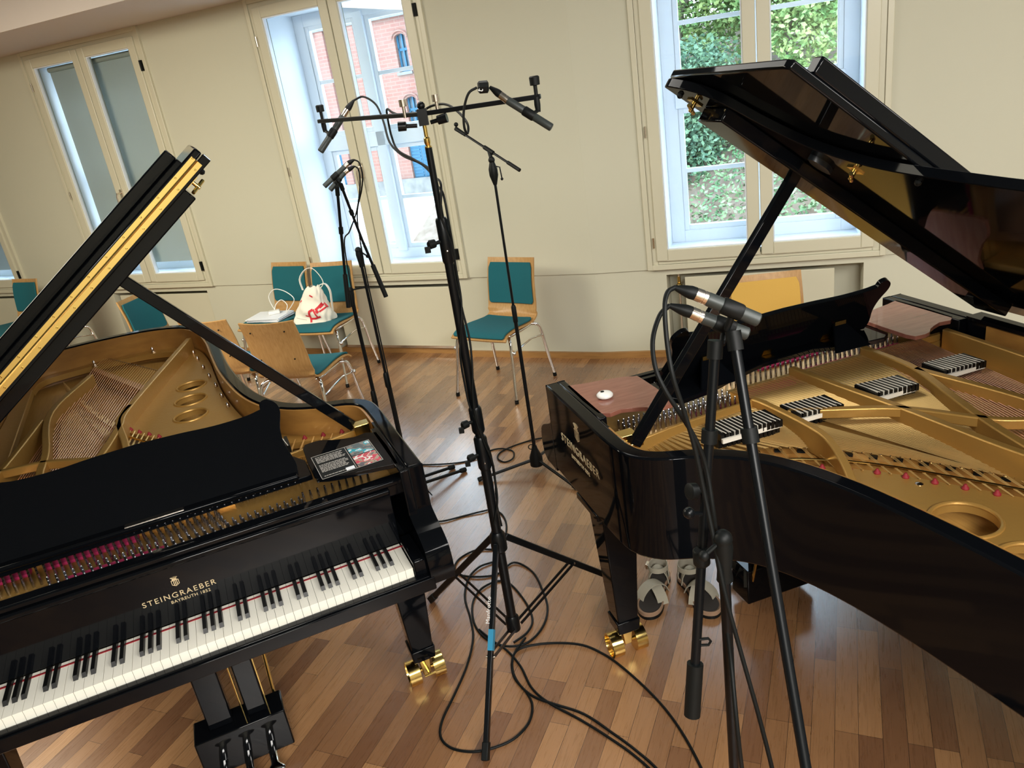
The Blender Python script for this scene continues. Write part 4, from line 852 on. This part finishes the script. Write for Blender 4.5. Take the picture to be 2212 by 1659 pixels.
boom_stand('black boom stand at the lower right with its tube slanting past the right piano', dep(1583, 715, 1.22), dep(1660, 1180, 1.22), dep(1790, 1950, 1.12), g4, ring3(g4, 1.05, .36), rt=.0085, mast_r=.0125, clutch=Vector((g4[0], g4[1], g4v.z)), lever=(.03, -.03, 0))
m5 = mic([(1640, 692), (1527, 645), (1503, 635), (1458, 621)], 1.20, .0112, 'upper of the two large near microphones in front of the right piano', dep(1570, 712, 1.22))
m6 = mic([(1616, 722), (1518, 686), (1494, 675), (1446, 660)], 1.25, .0108, 'lower of the two large near microphones in front of the right piano', dep(1560, 745, 1.24))
# cables
zc = .0045
def fl(pts, h=zc): return [onz(x, y, h+.0025*(i % 2)) for i, (x, y) in enumerate(pts)]
cable('cable', fl([(1195, 943), (1160, 948), (1130, 956), (1100, 967), (1080, 978), (1075, 990), (1090, 998), (1108, 990), (1108, 975), (1085, 969), (1060, 973), (1035, 987), (1000, 998), (950, 1003), (905, 1004)]), .0045, 'black cable with one small loop on the floor behind the tall centre stand')
cable('cable', fl([(925, 1128), (960, 1125), (1000, 1115), (1040, 1105), (1065, 1101), (1085, 1112), (1094, 1135), (1090, 1165), (1075, 1210)]), .0045, 'black cable running from under the left piano to the centre stand')
cable('cable', fl([(1070, 1187), (1030, 1188), (995, 1205), (982, 1225), (992, 1241), (1030, 1246), (1075, 1240), (1110, 1215), (1150, 1235), (1172, 1275), (1183, 1315), (1172, 1355), (1140, 1388), (1095, 1396), (1050, 1380), (1024, 1345), (1022, 1300), (1045, 1268), (1090, 1255), (1128, 1290), (1150, 1335), (1140, 1365), (1110, 1388)]), .0045, 'coiled black cable lying in rings under the centre stand legs')
cable('cable', fl([(1065, 1214), (1035, 1225), (1012, 1250), (1004, 1290), (1016, 1335), (1022, 1380), (1008, 1440), (982, 1500), (956, 1555), (952, 1592), (975, 1616), (1020, 1624), (1065, 1616), (1110, 1596), (1142, 1562), (1150, 1525), (1138, 1497), (1112, 1465), (1106, 1430), (1122, 1402), (1180, 1390), (1250, 1392), (1300, 1411), (1350, 1446), (1420, 1512), (1472, 1580), (1520, 1670), (1545, 1740)], .0055), .0045, 'long black cable making the large teardrop loop around the front foot of the centre stand')
cable('cable', fl([(1035, 1360), (1065, 1385), (1095, 1405), (1125, 1440), (1148, 1485), (1185, 1518), (1250, 1553), (1310, 1590), (1370, 1632), (1420, 1680), (1470, 1760)], .006), .0045, 'straighter of the two black cables leaving side by side to the bottom edge')
cable('cable', fl([(1135, 1378), (1110, 1415), (1108, 1450), (1125, 1482), (1155, 1506), (1200, 1522), (1262, 1543), (1325, 1585), (1375, 1622), (1425, 1668), (1480, 1750)], .007), .0045, 'black cable curling off the coil and leaving beside its twin to the bottom edge')
def dp(l): return [dep(x, y, d) for x, y, d in l]
side = lambda z, a, rr=.021: Vector((MX+rr*math.cos(a), MY+rr*math.sin(a), z))
run = [side(z, -1.4+1.6*math.sin(i*.8), .0185 if z > 1.0 else .0255) for i, z in enumerate([1.66-.09*k for k in range(13)])]
cable('microphone_cable', [m1[3]]+dp([(785, 209, 2.78), (812, 226, 2.7), (828, 262, 2.62), (842, 308, 2.55), (870, 336, 2.48), (910, 354, 2.42), (938, 382, 2.37)])+[side(1.75, -.2, .018)]+run, .0036, 'thin cable sagging from the left crossbar microphone to the tall mast')
run2 = [side(z, -.3+1.3*math.sin(i*.7), .0225 if z > 1.0 else .029) for i, z in enumerate([1.62-.09*k for k in range(13)])]
cable('microphone_cable', [c1_ for c1_ in [dep(1030, 189, 2.12)]]+dp([(1012, 202, 2.12), (1002, 238, 2.14), (1003, 275, 2.16), (1010, 288, 2.18), (1010, 268, 2.2), (992, 244, 2.24), (965, 226, 2.28), (935, 228, 2.32), (905, 243, 2.34), (872, 250, 2.38), (848, 243, 2.42), (836, 236, 2.44), (838, 258, 2.46), (846, 295, 2.48), (860, 325, 2.46), (895, 345, 2.42), (928, 366, 2.38), (944, 400, 2.36)])+[side(1.72, .3, .02)]+run2, .0036, 'thin cable looping from the right crossbar microphone along the bar to the mast')
cable('microphone_cable', [m3[3]]+dp([(776, 352, 3.28), (783, 378, 3.3), (781, 410, 3.36), (772, 455, 3.44), (775, 500, 3.52)])+[Vector((g1[0]+.014, g1[1]-.012, z)) for z in (1.25, 1.0, .7, .4, .2)]+[Vector((g1[0]+.10, g1[1]+.02, .006))], .0034, 'thin cable of the upper microphone on the crossed stands behind the left piano')
cable('microphone_cable', [m4[3]]+dp([(774, 366, 3.36), (778, 392, 3.38), (775, 430, 3.42), (768, 465, 3.48), (755, 500, 3.58), (744, 530, 3.62)])+[Vector((g2[0]+.012, g2[1]-.014, z)) for z in (1.1, .8, .5, .2)]+[Vector((g2[0]+.08, g2[1]-.04, .006))], .0034, 'thin cable of the lower microphone on the crossed stands behind the left piano')
cable('microphone_cable', [m5[3]]+dp([(1442, 632, 1.19), (1436, 665, 1.18), (1441, 740, 1.18), (1454, 815, 1.18), (1478, 890, 1.2), (1500, 965, 1.22), (1520, 1060, 1.24), (1543, 1170, 1.25), (1568, 1290, 1.26), (1602, 1415, 1.27), (1640, 1550, 1.28), (1672, 1680, 1.29), (1690, 1800, 1.32)])+[Vector((.36, .80, .5)), Vector((.37, .78, .006))], .0040, 'cable of the upper near microphone running down past the boom grip')
cable('microphone_cable', [m6[3]]+dp([(1425, 682, 1.24), (1410, 735, 1.22), (1416, 795, 1.21), (1438, 845, 1.21), (1470, 895, 1.22), (1503, 950, 1.24), (1525, 1010, 1.26), (1540, 1100, 1.27), (1552, 1200, 1.30), (1562, 1300, 1.31), (1578, 1420, 1.31), (1600, 1640, 1.31)])+[Vector((g3[0]+.03, g3[1]-.02, .5)), Vector((g3[0]+.05, g3[1]-.03, .006))], .0040, 'cable of the lower near microphone bowing left then following the stand mast')
# ================================================================ SMALL THINGS
def sandal(x, y, ang, mir, label):
    r = thing('sandal', label, 'sandal', (x, y, 0), ang, group='pair of sandals under the right piano')
    ol = [(0, .0), (.03, .004), (.042, .03), (.038, .08), (.036, .13), (.048, .19), (.052, .225), (.042, .262), (.012, .285), (-.022, .278), (-.043, .25), (-.047, .20), (-.034, .13), (-.034, .08), (-.040, .03), (-.028, .004)]
    ol = [(p.x*mir, p.y) for p in cat_rom([Vector((a, b, 0)) for a, b in ol], 3, closed=True)]
    if mir < 0: ol = ol[::-1]
    obj('sole', MB().prism(ol, .0, .014), BLKP, r, bevel=.002); obj('midsole', MB().prism([(a*.985, b) for a, b in ol], .014, .028), CORK, r, bevel=.003)
    obj('footbed', MB().prism([(a*.86, .012+b*.92) for a, b in ol], .028, .031), DKLEA, r)
    obj('footbed_rim', MB().tube([(a*.95, .004+b*.98, .030) for a, b in ol], .0035, 6, closed=True), CORK, r)
    def strap(a, b, hgt, w, tw=0, lean=0):
        rows = []
        for i in range(13):
            t = i/12; p = Vector(a).lerp(Vector(b), t); z = .02+hgt*math.sin(PI*t)**.55; row = []
            dv = Vector((b[0]-a[0], b[1]-a[1], 0)).normalized(); nv = Vector((-dv.y, dv.x, 0))
            for s_ in (-1, -.33, .33, 1): row.append((( p.x+nv.x*s_*w/2)*mir, p.y+nv.y*s_*w/2, z-abs(s_)*.002+lean*s_))
            rows.append(row)
        return MB().grid(rows, .003)
    obj('strap', strap((-.047, .205), (.036, .105), .050, .044), LEATH, r); obj('strap', strap((.050, .205), (-.034, .105), .058, .046), LEATH, r); obj('strap', strap((-.038, .06), (.040, .08), .075, .03), LEATH, r)
    rows = []
    for z, k in ((.030, 1.0), (.05, 1.0), (.075, .95), (.088, .93)): rows.append([(k*.040*math.cos(q)*mir, .055+k*.052*math.sin(q), z) for q in [PI*1.06+PI*.88*i/16+PI*0 for i in range(17)]])
    obj('heel_strap', MB().grid(rows, .003), LEATH, r)
    obj('ankle_strap', MB().grid([[((.039)*math.cos(q)*mir, .06+.052*math.sin(q), .078+dz_+.012*max(0, math.sin(q))) for q in [2*PI*i/24 for i in range(25)]] for dz_ in (0, .022)], .003), LEATH, r)
    obj('buckle', MB().box((mir*.038, .045, .078), (mir*.050, .075, .102)), SILV, r, bevel=.003)
sandal(.500, 2.668, math.radians(155), 1, 'left of the two taupe strapped sandals, beside the brass casters of the right piano')
sandal(.582, 2.640, math.radians(-171), -1, 'right of the two taupe strapped sandals, behind the near boom grip')
def pl_world(fr, p):
    a = math.radians(fr[1]); return Vector((fr[0][0]+p[0]*math.cos(a)-p[1]*math.sin(a), fr[0][1]+p[0]*math.sin(a)+p[1]*math.cos(a), p[2]))
FL_ = ((-.372, 1.923), 20.25); FR_ = ((.201, 2.634), -165.6)
w = pl_world(FR_, (-.016, .322, .998)); wo = thing('desk_gadget', 'small white oval gadget with a dark dot on the red shelf of the right piano', 'gadget', w, .3)
obj('shell', MB().lathe((0, 0, 0), (0, 0, .022), [(0, .012), (.001, .018), (.006, .0265), (.012, .0275), (.018, .022), (.0215, .012), (.022, .002)], 28), WPLAS, wo, smooth=60)
obj('dot', MB().lathe((-.006, .004, .0214), (-.006, .004, .0232), [(0, .0065), (.0015, .006), (.0018, .001)], 16), BLKP, wo)
# information sheet on the left piano's right shelf
def print_mat(name, cols, sc_):
    m = bpy.data.materials.new(name); m.use_nodes = True; nt = m.node_tree; N = nt.nodes; L = nt.links; b = N['Principled BSDF']; b.inputs['Roughness'].default_value = .25
    tc = N.new('ShaderNodeTexCoord'); nz = N.new('ShaderNodeTexNoise'); nz.inputs['Scale'].default_value = sc_; nz.inputs['Detail'].default_value = 3; L.new(tc.outputs['Object'], nz.inputs[0])
    rp = N.new('ShaderNodeValToRGB'); e = rp.color_ramp.elements; rp.color_ramp.interpolation = 'CONSTANT'; e[0].position = 0; e[0].color = (*cols[0], 1); e[1].position = .44; e[1].color = (*cols[1], 1)
    for i, c in enumerate(cols[2:]): n_ = e.new(.50+.06*i); n_.color = (*c, 1)
    L.new(nz.outputs[0], rp.inputs[0]); L.new(rp.outputs[0], b.inputs['Base Color']); return m
ts = thing('information_sheet', 'laminated black information sheet with two colour photographs on the left piano shelf', 'sheet', pl_world(FL_, (-.077, .287, .9985)), math.radians(20.25+1.5))
obj('sheet', MB().box((-.095, -.088, 0), (.095, .088, .0012)), BLKP, ts)
obj('border', MB().box((-.095, -.088, .0012), (.095, -.0865, .0016)).box((-.095, .0865, .0012), (.095, .088, .0016)).box((-.095, -.088, .0012), (-.0935, .088, .0016)).box((.0935, -.088, .0012), (.095, .088, .0016)).box((.012, -.086, .0012), (.0135, .086, .0016)), GREYP, ts)
obj('photograph', MB().box((.018, .004, .0012), (.091, .083, .0016)), print_mat('teal_photograph', [(.10, .13, .14), (.25, .22, .2), (.03, .35, .42), (.6, .72, .75), (.12, .18, .35)], 22), ts)
obj('photograph', MB().box((.018, -.083, .0012), (.091, -.002, .0016)), print_mat('red_photograph', [(.12, .11, .13), (.40, .30, .22), (.60, .06, .10), (.8, .75, .7), (.55, .08, .10)], 24), ts)
tx = MB()
for k, yy in enumerate([.072, .062, .054, .046, .038, .030, .010, .001, -.008, -.016, -.024, -.032, -.040, -.072]):
    x = -.085; end = random.uniform(-.01, .006)
    while x < end: l_ = random.uniform(.003, .012); tx.box((x, yy-.0017, .0012), (min(x+l_, .008), yy+.0017, .0016)); x += l_+.0018
lt_ = obj('text_lines', tx, GREYP, ts, smooth=0); lt_['kind'] = 'stuff'
obj('sticker', MB().box((-.018, -.082, .0012), (.008, -.062, .0018)), PAPER, ts)
# things on the chairs
def on_chair(bx, by, ang, lx, ly, z):     # local point on a chair (x across, y back)
    a = math.radians(ang); f = Vector((math.sin(a), -math.cos(a))); cx = bx+f.x*.285; cy = by+f.y*.285; return Vector((cx+lx*math.cos(a)-ly*math.sin(a), cy+lx*math.sin(a)+ly*math.cos(a), z))
for i in range(6):
    p = on_chair(-1.65, 6.36, -31, -.03+random.uniform(-.012, .012), -.05+random.uniform(-.01, .01), .4785+i*.0045)
    pp = MB().box((-.155, -.11, 0), (.155, .11, .004)); o = obj('paper_stack', pp, PAPER, smooth=0); o.location = p; o.rotation_euler.z = math.radians(-20+random.uniform(-6, 6))
    tag(o, 'sheaf of white papers in the pile on the teal chair under the middle window', 'paper', 'sheaves of paper piled on the chair')
ad = thing('power_adapter', 'white power adapter lying on the papers with its coiled white cord', 'adapter', on_chair(-1.65, 6.36, -31, .0, -.02, .506), .2)
obj('adapter_body', MB().box((-.045, -.028, 0), (.045, .028, .028)), WPLAS, ad, bevel=.006)
ac = [on_chair(-1.65, 6.36, -31, x, y, z) for x, y, z in ((.0, .0, .52), (-.06, .03, .56), (-.09, .05, .63), (-.02, .06, .685), (.09, .06, .67), (.17, .06, .61), (.14, .04, .55), (.09, .02, .51), (.10, .04, .56), (.04, .05, .60), (-.01, .03, .57), (-.02, .0, .52))]
obj('cord', MB().tube(cat_rom(ac, 5), .0035, 8), WPLAS, ad, world=True)
# cotton bag
BO = on_chair(-1.26, 6.10, -23, -.055, -.03, .4735); bgt = thing('cotton_bag', 'crumpled white cotton bag with red print standing on the teal chair', 'bag', BO, math.radians(-16))
def bag_half(h):    # h 0..1 -> (centre x, half width, half depth)
    return (.02*h-.0+.03*h*h, .16*(1-h)**.75+.052+.006*math.sin(9*h), .075*(1-h)**.6+.018)
def bag_pt(h, q):
    cx, w_, d_ = bag_half(h); e = .72; cxx = math.copysign(abs(math.cos(q))**e, math.cos(q)); syy = math.copysign(abs(math.sin(q))**e, math.sin(q)); wr = 1+.05*math.sin(5*q+9*h)+.03*math.sin(11*q-14*h)
    return Vector((cx+w_*.78*cxx*wr, d_*syy*wr*(1+.15*math.sin(13*h+2*q)), h*.27+.006*math.sin(6*q+3*h)*h))
rows = [[bag_pt(i/22, 2*PI*j/48) for j in range(48)]+[bag_pt(i/22, 0)] for i in range(23)]
bmb = MB().grid(rows); bmb.add([p for p in rows[0][:-1]], [tuple(range(48))]); bmb.add([p-Vector((0, 0, .02)) for p in rows[-1][:-1]], [tuple(range(48))])
body = obj('bag_body', bmb, CANV, bgt, smooth=80)
def bag_front(x, z):
    h = max(0, min(1, z/.27)); best = min((abs(bag_pt(h, q).x-x), q) for q in [PI+PI*k/90 for k in range(91)]); p = bag_pt(h, best[1]); return Vector((x, p.y-.0025, z))
def stroke(pts, w_):
    P2 = [Vector((( X-690)*.000300, (1430-Y)*.000292, 0)) for X, Y in pts]; dense = []
    for a_, b_ in zip(P2, P2[1:]): dense += [a_.lerp(b_, i/6) for i in range(6)]
    dense.append(P2[-1]); rows = []
    for i, p in enumerate(dense):
        t_ = (dense[min(i+1, len(dense)-1)]-dense[max(i-1, 0)]).normalized(); n_ = Vector((-t_.y, t_.x, 0)); rows.append([bag_front((p+n_*s_*w_/2).x, (p+n_*s_*w_/2).y) for s_ in (-1, 0, 1)])
    return MB().grid(rows)
for pts, w_ in (([(840, 1060), (750, 1100), (720, 1200), (725, 1400)], .017), ([(600, 1215), (710, 1245)], .012), ([(720, 1310), (860, 1310), (1010, 1270)], .016), ([(850, 1060), (900, 1170), (940, 1270)], .013),
    ([(905, 1085), (1000, 1010), (1085, 940)], .019), ([(1085, 940), (1140, 1000), (1190, 1070)], .019), ([(925, 1090), (975, 1160)], .018), ([(1010, 1060), (1110, 980)], .009), ([(1000, 1140), (1150, 1060)], .013), ([(790, 700), (870, 755)], .012), ([(450, 890), (530, 820)], .010)):
    obj('red_print', stroke(pts, w_), REDP, body)
pr_ = MB()
for i in range(14): s0 = 300+i*21; k = stroke([(s0, 1268+i*5), (s0+15, 1272+i*5)], .004); pr_.add(k.v, k.f)
obj('grey_print', pr_, GREYP, body)
for hp in ([(-.03, -.02, .25), (-.045, .0, .33), (.0, .02, .39), (.06, .03, .40), (.11, .03, .34), (.13, .02, .28), (.10, .0, .24)], [(.07, .03, .26), (.13, .04, .27), (.165, .03, .22), (.16, .03, .14), (.15, .02, .03)]):
    obj('handle', MB().tube(cat_rom(hp, 5), 0, 4, sq=(.010, .0022)), CANV, bgt)
